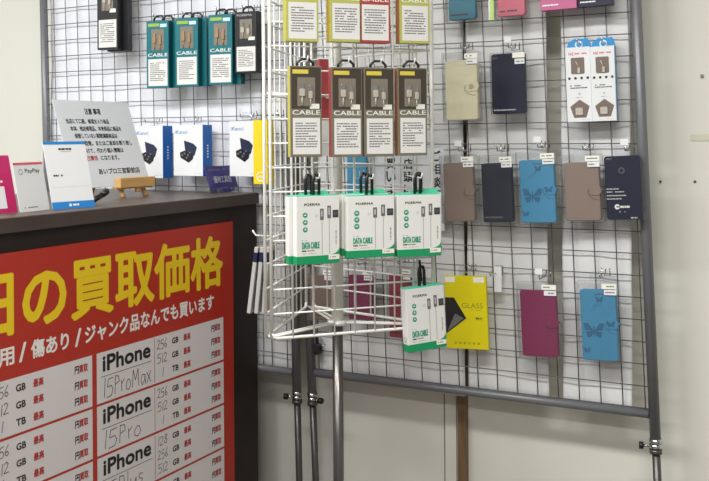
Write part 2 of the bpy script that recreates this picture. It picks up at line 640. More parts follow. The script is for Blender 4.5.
mb = MB()
a = span(22, 223, 268, 330, 236, 288)
zt0 = (pc(92, 319)[1] + pc(209, 287)[1]) / 2
zt1 = (pc(92, 254)[1] + pc(209, 237)[1]) / 2
mb.text('の買取価格', a[0], zt0, a[2], zt1, 0.0002, YELL, bold=0.034)
mb.text('本日', pc(-92, 300)[0], zt0, pc(14, 300)[0], zt1, 0.0002, YELL, bold=0.034)
part('title_lettering', mb, t, 'large yellow lettering')
zs0 = (pc(100, 341.5)[1] + pc(208, 310)[1]) / 2
zs1 = (pc(100, 322)[1] + pc(208, 296.5)[1]) / 2
mb = MB()
mb.text('ジャンク品なんでも買います', pc(85, 333)[0], zs0, pc(214, 304)[0], zs1, 0.0002, WHITE, bold=0.034)
mb.text('/', pc(75, 338)[0], zs0, pc(81.5, 336)[0], zs1, 0.0002, WHITE, bold=0.034)
mb.text('傷あり', pc(31, 345)[0], zs0, pc(69, 340)[0], zs1, 0.0002, WHITE, bold=0.034)
mb.text('/', pc(19, 352)[0], zs0, pc(26.5, 350)[0], zs1, 0.0002, WHITE, bold=0.034)
mb.text('未使用', pc(-40, 358)[0], zs0, pc(14.5, 354)[0], zs1, 0.0002, WHITE, bold=0.034)
part('subtitle_lettering', mb, t, 'white lettering')
# price table
RL, RR = pc(96.8, 380)[0], pc(223.4, 340)[0]
LR = pc(92.3, 380)[0]
LL = LR - (RR - RL)
zr = [pc(223, 317)[1], pc(223, 359.3)[1], pc(223, 404)[1], pc(223, 447.7)[1]]
rp = (zr[0] - zr[3]) / 3
gap = 0.0055
mark = {p: pc(p, 360)[0] - RL for p in (102.5, 150.5, 101, 151.5, 154.5, 157, 167.5, 172, 178.5, 183.5, 190.5, 211.5, 214.5, 220.5)}
HANDS = [('15ProMax', ('256', '512', '1')), ('15Pro', ('256', '512', '1')), ('15Plus', ('128', '256', '512')), ('15', ('128', '256', '512')), ('14ProMax', ('128', '256', '512')), ('14Pro', ('128', '256', '512'))]
HANDL = [('13Pro', ('256', '512', '1')), ('13', ('256', '512', '1')), ('12Pro', ('256', '512', '1')), ('12', ('128', '256', '512')), ('11Pro', ('128', '256', '512')), ('11', ('128', '256', '512'))]
for side, L, rows in (('r', RL, HANDS), ('l', LL, HANDL)):
    for i, (hand, caps) in enumerate(rows):
        z1 = zr[0] - rp * i - (gap / 2 if i else 0)
        z0 = zr[0] - rp * (i + 1) + gap / 2
        if z0 < pbot + 0.01:
            break
        c = part('price_cell', MB().rect(L, z0, L + RR - RL, z1, 0.0001, CELL), t, 'white table cell')
        hh = z1 - z0
        mb = MB()
        y = -0.0002
        mb.text('iPhone', L + mark[102.5], z0 + hh * 0.60, L + mark[150.5], z0 + hh * 0.93, y, INK, bold=0.05)
        mb.rect(L + mark[101], z0 + hh * 0.505, L + mark[151.5], z0 + hh * 0.52, y, GREYINK)
        part('product_name', mb, c, 'bold black lettering')
        hw = {8: 1.0, 5: 0.78, 6: 0.82, 4: 0.7, 2: 0.35}.get(len(hand), 0.9)
        mb = MB().hand(hand, L + mark[102.5], z0 + hh * 0.08, L + mark[102.5] + (mark[151.5] - mark[102.5]) * hw, z0 + hh * 0.46, 0.0019, y, INK)
        part('handwriting', mb, c, 'thin handwritten black letters')
        mb = MB().rect(L + mark[154.5] - 0.0008, z0 + hh * 0.03, L + mark[154.5] + 0.0008, z0 + hh * 0.97, y, DRED)
        part('divider_line', mb, c)
        for k in range(3):
            zc_ = z0 + hh * (0.80 - 0.305 * k)
            q = hh * 0.085
            mb = MB()
            w_ = mark[167.5] - mark[157]
            mb.hand(caps[k], L + mark[157] + (0 if len(caps[k]) > 1 else w_ * 0.4), zc_ - q * 1.1, L + mark[157] + w_ * (1 if len(caps[k]) > 1 else 0.7), zc_ + q * 1.3, 0.0016, y, INK)
            mb.text('GB' if caps[k] != '1' else 'TB', L + mark[172], zc_ - q * 0.75, L + mark[178.5], zc_ + q * 0.8, y, INK, bold=0.05)
            mb.text('最高', L + mark[183.5], zc_ - q * 0.9, L + mark[190.5], zc_ + q * 0.9, y, DRED, bold=0.04)
            for d in range(4):
                xx = L + mark[190.5] + (mark[211.5] - mark[190.5]) * (0.2 + 0.2 * d)
                mb.rect(xx, zc_ - q * 0.8, xx + 0.0015, zc_ - q * 0.7, y, PALEINK)
            mb.text('円', L + mark[211.5], zc_ - q * 0.9, L + mark[214.5] - 0.0004, zc_ + q * 0.9, y, INK, bold=0.04)
            mb.text('買取', L + mark[214.5], zc_ - q * 0.9, L + mark[220.5], zc_ + q * 0.9, y, DRED, bold=0.04)
            part('price_row', mb, c)
t2 = thing('film_cover', 'clear plastic film over the red poster on the counter', 'film', FC.world(0, PFY - 0.0015, 0), FC.rz)
part('film', MB().rect(pl, pbot, pc(236.5, 222)[0], CTZ - 0.036, 0.0, FILM), t2)

# ---------------- cards and signs on the counter
BLUEC = mat('card_blue', (36, 128, 200), 0.4)
PINKC = mat('card_pink', (186, 34, 98), 0.4)
REDC = mat('card_red', (214, 92, 112), 0.4)
PURPLE = mat('sign_purple', (52, 44, 112), 0.35, var=0.06)
QRG = mat('card_grey_patch', (205, 205, 206), 0.5)


def on_counter(px, py):
    return hit_z(px, py, CTZ)


def card(name, label, cat, px, py, w, h, lean, paint, yaw=math.pi / 2, z=0.0, group=None, th=0.0012, m=CARDW):
    """A sheet whose lower left corner stands on the counter, leaning back."""
    p = on_counter(px, py)
    p.z = CTZ + 0.0004 + z
    t = thing(name, label, cat, p, yaw, group, lean=-lean)
    part('card_sheet', MB().rbox(0, 0, w, h, 0, th, m, 0.003, 0.0002), t)
    paint(t, w, h)
    return t


def support(t, w, h, lean):
    """clear wedge that holds a card up from behind"""
    hh = h * 0.55
    b = hh * math.tan(lean) + 0.012
    mb = MB()
    mb.add([(w * 0.3, 0.0016, hh), (w * 0.7, 0.0016, hh), (w * 0.72, b, b * math.sin(lean)), (w * 0.28, b, b * math.sin(lean))], [(0, 1, 2, 3), (3, 2, 1, 0)], CLEAR)
    part('stand_back', mb, t, 'clear plastic prop')


def paint_d(t, w, h):
    part('blue_band', MB().rect(0, h * 0.955, w, h, -0.0003, BLUEC), t)
    part('blue_band', MB().rect(0, 0, w, h * 0.105, -0.0003, BLUEC), t)
    mb = MB()
    mb.fine(w * 0.34, h * 0.865, w * 0.66, h * 0.905, -0.0003, INK, rows=1, th=0.7, seed=3, dash=0.007)
    mb.rect(w * 0.38, h * 0.845, w * 0.62, h * 0.85, -0.0003, GREYINK)
    mb.fine(w * 0.13, h * 0.475, w * 0.36, h * 0.51, -0.0003, INK, rows=1, th=0.7, seed=4, dash=0.006)
    mb.rect(w * 0.07, h * 0.32, w * 0.95, h * 0.323, -0.0003, PALEINK)
    mb.disc(w * 0.42, h * 0.052, h * 0.022, -0.0005, WHITE)
    mb.fine(w * 0.48, h * 0.03, w * 0.72, h * 0.075, -0.0005, WHITE, rows=1, th=0.6, seed=6, dash=0.008)
    part('lettering', mb, t)
    support(t, w, h, 0.2)


def paint_p(t, w, h):
    part('top_band', MB().rect(0, h * 0.95, w, h, -0.0003, REDC), t)
    mb = MB().text('PayPay', w * 0.36, h * 0.76, w * 0.86, h * 0.87, -0.0003, INK, bold=0.02)
    mb.ring(w * 0.22, h * 0.81, w * 0.05, w * 0.065, -0.0003, GREYINK)
    mb.fine(w * 0.16, h * 0.06, w * 0.9, h * 0.11, -0.0003, GREYINK, rows=1, th=0.4, seed=5, dash=0.006)
    part('lettering', mb, t)
    support(t, w, h, 0.2)


def paint_k(t, w, h):
    mb = MB().rect(w * 0.2, h * 0.08, w * 0.82, h * 0.46, -0.0003, CARDW)
    part('white_square', mb, t)
    mb = MB().ring(w * 0.50, h * 0.76, h * 0.10, h * 0.125, -0.0003, WHITE)
    mb.fine(w * 0.1, h * 0.52, w * 0.85, h * 0.57, -0.0003, WHITE, rows=1, th=0.7, seed=8, dash=0.006)
    part('lettering', mb, t)
    support(t, w, h, 0.2)


CG = 'payment cards standing on the counter'
card('payment_card', 'pink payment card cut by the left picture edge', 'card', -38, 217.5, 0.145, 0.124, 0.22, paint_k, group=CG, m=PINKC)
card('payment_card', 'small white card with a red top band beside the pink card', 'card', 20.3, 213.0, 0.095, 0.107, 0.19, paint_p, group=CG, yaw=1.68)
card('payment_card', 'tall white card with blue bands at top and bottom', 'card', 52.8, 210, 0.111, 0.154, 0.248, paint_d, group=CG, yaw=1.375)

# little red wire clip curving up behind the small card
p = on_counter(41, 208)


# notice on its little easel
def paint_n(t, w, h):
    mb = MB()
    mb.text('注意 事項', w * 0.37, h * 0.835, w * 0.58, h * 0.91, -0.0003, INK, bold=0.03)
    lines = ['当店にて口座、修理お入り商品', '本体、他店修理品、本来部品に商品を', '保管していない期間満期商品は', 'お引取致。またはご返却お断り致し', 'にかけて、代わり個人情報は']
    z = h * 0.755
    xs = ((0.10, 0.66), (0.13, 0.80), (0.16, 0.72), (0.17, 0.90), (0.17, 0.75))
    for ln, (u0, u1) in zip(lines, xs):
        mb.text(ln, w * u0, z - h * 0.028, w * u1, z + h * 0.03, -0.0003, INK, bold=0.03)
        z -= h * 0.085
    mb.text('になります。', w * 0.42, z - h * 0.028, w * 0.66, z + h * 0.03, -0.0003, INK, bold=0.03)
    mb.text('あいプロ三宮駅前店', w * 0.34, h * 0.14, w * 0.90, h * 0.21, -0.0003, INK, bold=0.03)
    part('lettering', mb, t, 'black Japanese lettering')
    part('red_lettering', MB().text('自己責任', w * 0.19, z - h * 0.028, w * 0.38, z + h * 0.03, -0.0003, DRED, bold=0.04), t)


YN = 1.516
card('notice_sheet', 'white landscape notice with black Japanese text resting on the wooden easel', 'notice', 76.0, 201, 0.27, 0.241, 0.356, paint_n, yaw=YN, z=0.03, m=PAPER)
ep = on_counter(76.0, 201) + Vector((math.cos(YN), math.sin(YN), 0)) * 0.197
t = thing('easel', 'small pine easel holding up the white notice on the counter', 'easel', Vector((ep.x, ep.y, CTZ)), YN)
lz = 0.026
part('ledge', MB().rbox(-0.066, lz, 0.066, lz + 0.026, -0.024, -0.0025, EASEL, 0.002, 0.001).rbox(-0.06, lz - 0.004, 0.06, lz + 0.002, -0.02, 0.012, EASEL, 0.001, 0.0005), t)
for s in (-1, 1):
    part('leg', MB().tube([(s * 0.044, -0.012, 0.0), (s * 0.040, 0.006, 0.03), (s * 0.032, 0.046, 0.11), (s * 0.012, 0.077, 0.17)], 0.007, EASEL, 6), t)
part('leg', MB().tube([(0, 0.15, 0.003), (0, 0.088, 0.165)], 0.006, EASEL, 6), t, 'rear prop leg')
part('knob', MB().tube([(0.006, -0.014, lz - 0.014), (0.006, -0.014, lz)], 0.0065, EASEL, 8), t)
# small dark object by the easel leg, modelled as a short black stick
bp = on_counter(98, 204)
t = thing('dark_object', 'small black object leaning behind the blue-banded card', 'object', Vector((bp.x, bp.y, CTZ)), 1.5)
part('lower_piece', MB().tube([(-0.02, 0, 0.007), (0.015, 0, 0.022)], 0.0065, BLACK, 10), t)
part('upper_piece', MB().tube([(0.013, 0, 0.021), (0.03, 0, 0.029)], 0.0075, BLACK, 10), t)


def paint_v(t, w, h):
    mb = MB()
    mb.text('優待工具割', w * 0.2, h * 0.36, w * 0.82, h * 0.62, -0.0003, PALEINK, bold=0.01)
    mb.fine(w * 0.1, h * 0.82, w * 0.9, h * 0.9, -0.0003, GREYINK, rows=1, th=0.6, seed=9, dash=0.008)
    mb.fine(w * 0.3, h * 0.12, w * 0.8, h * 0.22, -0.0003, GREYINK, rows=1, th=0.5, seed=10, dash=0.008)
    part('lettering', mb, t)
    part('acrylic_stand', MB().box(0.0, -0.012, 0.0, w * 0.3, -0.0015, 0.012, CLEAR).box(w * 0.7, -0.012, 0, w, -0.0015, 0.012, CLEAR).box(0, 0.0015, 0, w, 0.003, h * 0.95, CLEAR), t)


card('counter_sign', 'small purple sign in a clear stand at the counter corner', 'sign', 211.5, 193.5, 0.128, 0.079, 0.33, paint_v, yaw=math.pi / 2 - 0.05, m=PURPLE)


# ================================================================== PRODUCTS
def hook(F, cx, z, off, label, ticket=True, m=CHROME, tz=0.0, group='hooks on the grey mesh', tick_mat=CARDW):
    """wire hook from the mesh outwards"""
    t = thing('display_hook', label, 'hook', F.world(cx, 0, z), F.rz, group)
    L = off + 0.012
    part('rod', MB().tube([(0, -0.0035, 0.012), (0, -0.008, 0.0), (0, -L, -0.002), (0, -L - 0.006, 0.008)], 0.0017, m, 6), t)
    part('back_clip', MB().tube([(-0.010, -0.0045, 0.014), (-0.010, -0.0048, -0.004), (0.010, -0.0048, -0.004), (0.010, -0.0045, 0.014)], 0.0014, m, 6), t)
    if ticket:
        tk = part('ticket_holder', MB().rbox(-0.010, 0.008 + tz, 0.010, 0.026 + tz, -L - 0.008, -L - 0.006, FILM, 0.002, 0.0004), t)
        if tick_mat is not CLEAR:
            part('price_ticket', MB().rect(-0.009, 0.010 + tz, 0.009, 0.024 + tz, -L - 0.0083, tick_mat), tk)
    return t


def spot(F, box, off, d):
    """front-face extents of an item hung in front of a plane"""
    x0, y0, x1, y1 = box
    yy = -(off + d)
    xa, _ = F.hit(x0, (y0 + y1) / 2, yy)
    xb, _ = F.hit(x1, (y0 + y1) / 2, yy)
    _, za = F.hit((x0 + x1) / 2, y0, yy)
    _, zb_ = F.hit((x0 + x1) / 2, y1, yy)
    return (xa + xb) / 2, zb_, xb - xa, za - zb_


def place(F, cx, z, off, d, name, label, cat, group, yaw=0.0, roll=0.0):
    return thing(name, label, cat, F.world(cx, -(off + d / 2), z), F.rz + yaw, group, roll=roll)


# ---- cable boxes
OLIVE = mat('box_olive_yellow', (186, 178, 74), 0.45)
OLIVEF = mat('box_lime_front', (178, 178, 92), 0.45)
BOXRED = mat('box_red', (168, 62, 58), 0.45)
BOXBROWN = mat('box_orange_brown', (158, 98, 52), 0.45)
BOXYEL = mat('box_mustard', (196, 168, 50), 0.45)
DARKF = mat('box_dark_front', (118, 110, 94), 0.45)
DARKP = mat('box_dark_panel', (66, 58, 49), 0.4)
WINB = mat('box_window_tray', (128, 120, 106), 0.5)
TEAL = mat('box_teal', (12, 108, 118), 0.4)
TEALD = mat('box_teal_side', (8, 78, 84), 0.4)
BLK = mat('box_black', (28, 28, 30), 0.4)
LABELW = mat('box_white_label', (222, 220, 216), 0.5, var=0.02)
TAGY = mat('tag_yellow', (214, 196, 72), 0.5)
TAGG = mat('tag_green', (150, 180, 70), 0.5)
PLUG = mat('plug_white', (186, 178, 166), 0.4)
PLUGG = mat('plug_gold', (170, 138, 104), 0.35, 0.2)
STICK = mat('price_sticker', (236, 234, 222), 0.5)
STICKB = mat('sticker_pale_blue', (196, 226, 232), 0.5)


def cable_box(t, w, h, d, front, side_l, side_r, style, seed, tagm=TAGY, plug=PLUG, bottom=None, word='CABLE', back=False, panel=None):
    x0, x1 = -w / 2, w / 2
    key = ('carton', round(w, 4), round(h, 4), d, front.name, side_l.name, side_r.name)

    def f():
        mb = MB()
        mb.box(x0 + 0.0006, -d / 2 + 0.0006, 0.0, x1 - 0.0006, d / 2, h, front)
        mb.box(x0, -d / 2 + 0.001, 0.0005, x0 + 0.0008, d / 2 - 0.0003, h - 0.0005, side_l)
        mb.box(x1 - 0.0008, -d / 2 + 0.001, 0.0005, x1, d / 2 - 0.0003, h - 0.0005, side_r)
        mb.rbox(x0 + 0.0003, 0.0003, x1 - 0.0003, h - 0.0003, -d / 2, -d / 2 + 0.0012, front, 0.001, 0.0003)
        return mb
    part('carton', cached(key, f), t)
    y = -d / 2 - 0.0003

    def tab():
        mb = MB()
        pts = [(-0.017, h), (-0.017, h + 0.006), (-0.007, h + 0.014), (0.009, h + 0.014), (0.018, h + 0.006), (0.018, h)]
        mb.tube([(x, -0.002, z + 0.001) for x, z in pts], 0.003, BLACK, 6)
        return mb
    part('hang_loop', cached(('loop', round(h, 4)), tab), t, 'black plastic hanging loop')
    if back:
        return
    if panel:
        part('dark_panel', cached(('dp', round(w, 4), round(h, 4), d), lambda: MB().rect(-w * 0.46, h * 0.53, w * 0.47, h * 0.985, y + 0.0001, panel)), t, 'dark brown upper front')
    wx0, wx1 = -w * 0.27, w * 0.29
    wz0, wz1 = h * 0.56, h * 0.875

    def win():
        mb = MB().rect(wx0, wz0, wx1, wz1, y, WINB)
        return mb
    wn = part('window', cached(('win', round(w, 4), round(h, 4), d), win), t)

    def plugs():
        mb = MB()
        for sx, ww, zz in ((-0.32, 0.0085, 0.60), (0.30, 0.0065, 0.52)):
            cx = (wx0 + wx1) / 2 + sx * (wx1 - wx0) * 0.75
            zc = wz0 + (wz1 - wz0) * zz
            mb.rbox(cx - ww / 2, zc, cx + ww / 2, zc + 0.012, y - 0.003, y - 0.0003, CHROME if plug is PLUG else plug, 0.0008, 0.0004)
            mb.rbox(cx - ww * 0.65, zc - 0.016, cx + ww * 0.65, zc, y - 0.004, y - 0.0003, plug, 0.002, 0.0006)
            mb.tube([(cx, y - 0.0015, zc - 0.015), (cx, y - 0.0015, wz0 + 0.001)], 0.0016, plug, 6)
        return mb
    part('cable_plug', cached(('plug', round(w, 4), round(h, 4), d, plug.name), plugs), wn)
    part('window_cover', cached(('wc', round(w, 4), round(h, 4), d), lambda: MB().rect(wx0, wz0, wx1, wz1, y - 0.0045, FILM)), wn)
    if word:
        part('lettering', cached(('cw', word, round(w, 4), round(h, 4), d), lambda: MB().text(word, -w * 0.43, h * 0.465, w * 0.45, h * 0.515, y, WHITE, bold=0.015)), t)
    part('text_label', cached(('tl', round(w, 4), round(h, 4), d, seed), lambda: MB().rect(-w * 0.42, h * 0.03, w * 0.44, h * 0.43, y, LABELW)
                              .fine(-w * 0.34, h * 0.10, w * 0.36, h * 0.385, y - 0.0002, GREYINK, rows=10, th=0.42, fill=0.93, seed=seed, dash=0.005)), t)
    part('header_tag', cached(('ht', round(w, 4), round(h, 4), d, tagm.name), lambda: MB().rect(-w * 0.42, h * 0.915, w * 0.08, h * 0.96, y, tagm)), t)
    part('price_sticker', cached(('ps', round(w, 4), round(h, 4), d, style), lambda: MB().rect(w * 0.12, h * (0.90 if style == 'teal' else 0.53), w * 0.42, h * (0.95 if style == 'teal' else 0.585), y - 0.0003, STICKB if style == 'teal' else STICK)), t)


# rack geometry (triangular spinner), needed for its hanging goods
RC = cam2room(-0.0428, 2.247)
RZ0 = ZC - 0.435
RR_ = 0.231
ANG = [math.radians(a) for a in (-130.5, -10.5, 109.5)]
CORN = [RC + cam2room(RR_ * math.cos(a), RR_ * math.sin(a)) for a in ANG]


def face_frame(i, j):
    a, b = CORN[i], CORN[j]
    return Frame((a.x, a.y, 0), math.atan2(b.y - a.y, b.x - a.x))


FAB = face_frame(0, 1)      # towards the aisle
FCA = face_frame(2, 0)      # left side
FBC = face_frame(1, 2)      # back
SIDE = (CORN[0] - CORN[1]).length

# ---- second row on the rack: four dark boxes
GD = 'dark cable boxes on the white rack'
rk = 'hooks on the white rack'
rowb = [((291.5, 67, 320.5, 157), OLIVE, 'dark cable box with yellow side, leftmost in the rack middle row'),
        ((331.5, 68, 362.5, 157), BOXRED, 'dark cable box with red side, second in the rack middle row'),
        ((363.5, 68, 395, 156.5), DARKF, 'dark cable box with dark side, third in the rack middle row'),
        ((397.5, 68.5, 427.5, 155.5), BOXBROWN, 'dark cable box with orange-brown side, rightmost in the rack middle row')]
for k, (bx, sd, lb) in enumerate(rowb):
    d = 0.020
    cx, z, w, h = spot(FAB, bx, 0.045, d)
    w0 = 0.0755 if k else 0.085
    t = place(FAB, cx, z, 0.045, d, 'cable_box', lb, 'cable box', GD, yaw=0.0)
    cable_box(t, 0.070, 0.193, d, DARKF, sd, sd, 'dark', 20 + k, panel=DARKP)
    hook(FAB, cx, z + 0.193 + 0.012, 0.045 + d, lb.replace('dark cable box with', 'white wire hook above the dark box with'), ticket=False, m=RACKW, group=rk)
# ---- top row: yellow boxes cut by the frame
GT = 'yellow cable boxes on the white rack'
rowt = [((286, -48, 318, 41.5), OLIVEF, OLIVE, 'lime yellow cable box at the top left of the white rack'),
        ((331, -48, 360, 42), OLIVEF, BOXYEL, 'lime yellow cable box with mustard side, second in the rack top row'),
        ((361.5, -48, 388, 43), BOXRED, OLIVE, 'red-fronted cable box between yellow ones in the rack top row'),
        ((399, -48, 430, 43.5), OLIVEF, BOXBROWN, 'lime yellow cable box with brown side, rightmost in the rack top row')]
for k, (bx, fr, sd, lb) in enumerate(rowt):
    d = 0.024
    cx, z, w, h = spot(FAB, bx, 0.045, d)
    t = place(FAB, cx, z, 0.045, d, 'cable_box', lb, 'cable box', GT)
    cable_box(t, 0.072, 0.193, d, fr, sd, OLIVE, 'dark', 30 + k)
    hook(FAB, cx, z + 0.193 + 0.012, 0.045 + d, 'wire hook of the ' + lb.replace(' cable', '').replace('white ', ''), ticket=False, m=RACKW, group=rk)

# ---- white and green data cable cartons
GREEN = mat('carton_green', (20, 148, 92), 0.4)
GREENL = mat('carton_green_light', (92, 206, 168), 0.4)
GREENI = mat('icon_green', (40, 150, 110), 0.4)
CARTW = mat('carton_white', (228, 227, 222), 0.4, var=0.02)
CHIP = mat('chip_dark', (50, 58, 62), 0.4)
LINEG = mat('print_line_grey', (176, 172, 172), 0.5)


def data_box(t, w, h, d, front=True, flap=False):
    y0 = -d / 2
    mb = MB()
    mb.rbox(-w / 2, h * 0.10, w / 2, h * 0.985, y0, d / 2, CARTW, 0.001, 0.0006)
    part('carton', mb, t)
    part('base_band', MB().rbox(-w / 2 - 0.0002, 0, w / 2 + 0.0002, h * 0.125, y0 - 0.0002, d / 2 + 0.0002, GREEN, 0.001, 0.0006), t, 'green band around the foot')
    part('top_lid', MB().box(-w / 2 + 0.0003, y0 + 0.0005, h * 0.984, w / 2 - 0.0003, d / 2, h, GREENL), t, 'pale green lid')
    part('strap', MB().tube([(-0.0065, 0.0, h - 0.001), (-0.007, 0.0, h + 0.030), (-0.0045, 0, h + 0.040), (0, 0, h + 0.043)], 0.0036, BLACK, 8).tube([(0, 0, h + 0.043), (0.0045, 0, h + 0.042), (0.007, 0, h + 0.034), (0.0065, 0.0, h - 0.001)], 0.0036, BLACK, 8), t, 'black hanging strap')
    if flap:
        part('back_flap', MB().poly([(-w * 0.2, h), (w * 0.49, h), (w * 0.49, h * 1.035), (w * 0.42, h * 1.06), (-w * 0.2, h * 1.02)], d / 2 - 0.0005, GREENL), t, 'pale green raised flap')
    if not front:
        return
    y = y0 - 0.0003
    mb = MB().text('POERMA', -w * 0.32, h * 0.845, w * 0.05, h * 0.885, y, INK, bold=0.05, spacing=1.1)
    part('brand_lettering', mb, t)
    mb = MB()
    for k in range(3):
        zc = h * (0.715 - 0.105 * k)
        mb.disc(-w * 0.30, zc, w * 0.056, y, GREENI)
        mb.rect(-w * 0.325, zc - 0.001, -w * 0.275, zc + 0.001, y - 0.0002, WHITE)
        mb.rect(-w * 0.305, zc + 0.002, -w * 0.285, zc + 0.0032, y - 0.0002, WHITE)
    part('icon', mb, t, 'three round green icons')
    mb = MB()
    for cx, zb_, zt in ((w * 0.09, 0.635, 0.80), (w * 0.26, 0.655, 0.84)):
        mb.rect(cx - w * 0.045, h * zb_, cx + w * 0.04, h * zt, y, GREYINK)
        mb.rect(cx - w * 0.02, h * (zb_ + 0.05), cx + w * 0.012, h * (zt - 0.03), y - 0.0002, PALEINK)
        mb.rect(cx - 0.0008, h * 0.14, cx + 0.0008, h * zb_, y, LINEG)
    mb.ring(-w * 0.04, h * 0.70, 0.002, 0.0032, y, PALEINK)
    part('cable_picture', mb, t)
    part('chip_picture', MB().rbox(w * 0.34, h * 0.665, w * 0.475, h * 0.775, y - 0.0003, y + 0.0002, CHIP, 0.001, 0.0001)
         .fine(w * 0.355, h * 0.69, w * 0.46, h * 0.75, y - 0.0005, GREYINK, rows=3, seed=3, dash=0.003), t)
    mb = MB().text('DATA CABLE', -w * 0.38, h * 0.225, w * 0.03, h * 0.325, y, GREENI, bold=0.05)
    mb.fine(-w * 0.38, h * 0.342, -w * 0.2, h * 0.358, y, GREENI, rows=1, th=0.6, seed=5, dash=0.004)
    mb.rect(-w * 0.38, h * 0.19, -w * 0.28, h * 0.208, y, INK)
    mb.fine(-w * 0.26, h * 0.19, w * 0.03, h * 0.208, y, GREYINK, rows=1, th=0.7, seed=6, dash=0.005)
    mb.fine(-w * 0.38, h * 0.15, w * 0.0, h * 0.168, y, PALEINK, rows=1, th=0.6, seed=7, dash=0.007)
    part('lettering', mb, t)
    mb = MB()
    for k in range(10):
        mb.rect(w * 0.405, h * (0.27 + 0.022 * k), w * 0.43, h * (0.27 + 0.022 * k + (0.014 if k % 3 else 0.008)), y, GREYINK)
    part('side_lettering', mb, t)
    pts = [(w * 0.502, h * 0.127), (w * 0.502, h * 0.25)]
    cpts = [(w * (0.28 + 0.222 * math.cos(a)), h * (0.25 - 0.123 * math.sin(a))) for a in [math.pi / 2 * k / 8 for k in range(1, 9)]]
    part('corner_curve', MB().add([(x, y - 0.0002, z) for x, z in pts + cpts], [(0, k, k + 1) for k in range(1, len(pts + cpts) - 1)], GREEN), t, 'green rounded corner')
    part('price_sticker', MB().rect(w * 0.235, h * 0.055, w * 0.49, h * 0.125, y - 0.0008, STICK).fine(w * 0.27, h * 0.075, w * 0.46, h * 0.105, y - 0.001, GREYINK, rows=1, seed=2, dash=0.004), t)


GP = 'white and green data cable cartons on the rack'
rows = [((295, 196, 340, 264), 'front', 'left', 0.12, True), ((347, 195, 394.5, 257.5), 'front', 'middle', 0.02, False), ((397.5, 194, 441, 256.5), 'front', 'right', 0.0, False)]
for k, (bx, _, pos, yaw, fl) in enumerate(rows):
    d = 0.019
    off = 0.055
    cx, z, w, h = spot(FAB, bx, off, d)
    if k == 0:
        h += 0.002
    t = place(FAB, cx, z, off, d, 'data_cable_carton', 'white and green data cable carton, front one of the %s pair on the rack' % pos, 'cable carton', GP, yaw=yaw)
    data_box(t, w, h, d, True, False)
    off2 = off - d - 0.004
    dx = (-0.010, -0.004, 0.012)[k]
    t = place(FAB, cx + dx, z - (0.001, -0.003, -0.002)[k], off2, d, 'data_cable_carton', 'white and green data cable carton, rear one of the %s pair on the rack' % pos, 'cable carton', GP, yaw=yaw * 0.7)
    data_box(t, w, h, d, False, True)
    hook(FAB, cx, z + h + 0.038, off + d, 'white wire hook carrying the %s pair of white and green cartons' % pos, ticket=False, m=RACKW, group=rk)

# one more turned carton hanging from the back of the rack's right corner
FX = Frame(tuple(FAB.world(SIDE * 0.97, 0.02, 0)), FAB.rz)
d = 0.024
cx, z, w, h = spot(FX, (407, 286, 447, 350), 0.03, d)
t = place(FX, cx, z, 0.03, d, 'data_cable_carton', 'single white and green data cable carton hanging low beside the yellow glass package', 'cable carton', GP, yaw=0.10, roll=-0.05)
data_box(t, w, h, d, True, False)
part('side_logo', MB().ring(0, 0, 0.0045, 0.0058, 0, GREENI), t).matrix_local = Matrix.Translation((-w / 2 - 0.0005, 0.0, h * 0.19)) @ Matrix.Rotation(-math.pi / 2, 4, 'Z')
part('long_strap', MB().tube([(-0.001, 0.0, h + 0.01), (-0.002, 0.002, h + 0.058)], 0.0028, BLACK, 6), t, 'black strap up to the rack')

# ================================================================== THE RACK
t = thing('spinner_rack', 'white triangular wire spinner rack on a grey pole', 'display rack', RC, YAW)
top = 1.80


def loc(v):
    """room -> rack local"""
    return Matrix.Rotation(-YAW, 3, 'Z') @ (Vector(v) - RC)


for (i, j, nm) in ((0, 1, 'front'), (2, 0, 'left'), (1, 2, 'back')):
    A, B = loc(CORN[i]), loc(CORN[j])
    A = A.copy(); B = B.copy()
    u = (B - A).normalized()
    L = (B - A).length
    e = 0.010
    out = Vector((u.y, -u.x, 0)) * 0.005
    A = A + out
    B = B + out
    f = MB()
    for s in (e, L - e):
        f.tube([A + u * s + Vector((0, 0, RZ0)), A + u * s + Vector((0, 0, top))], 0.0036, RACKW, 8)
    rr = 0.012
    f.tube([A + u * (e) + Vector((0, 0, RZ0 + rr)), A + u * (e + rr * 0.3) + Vector((0, 0, RZ0 + rr * 0.3)), A + u * (e + rr) + Vector((0, 0, RZ0)), A + u * (L - e - rr) + Vector((0, 0, RZ0)),
            A + u * (L - e - rr * 0.3) + Vector((0, 0, RZ0 + rr * 0.3)), A + u * (L - e) + Vector((0, 0, RZ0 + rr))], 0.0036, RACKW, 8)
    f.tube([A + u * e + Vector((0, 0, top)), A + u * (L - e) + Vector((0, 0, top))], 0.0036, RACKW, 8)
    fo = part('face_frame', f, t)
    g = MB()
    nrm = Vector((u.y, -u.x, 0))
    n = 8
    for k in range(1, n):
        p = A + u * (e + (L - 2 * e) * k / n) + nrm * 0.0015
        g.tube([p + Vector((0, 0, RZ0)), p + Vector((0, 0, top))], 0.0021, RACKW, 6)
    z = RZ0 + 0.0527
    while z < top - 0.01:
        g.tube([A + u * e - nrm * 0.0015 + Vector((0, 0, z)), A + u * (L - e) - nrm * 0.0015 + Vector((0, 0, z))], 0.0021, RACKW, 6)
        z += 0.0527
    part('wire_grid', g, fo)
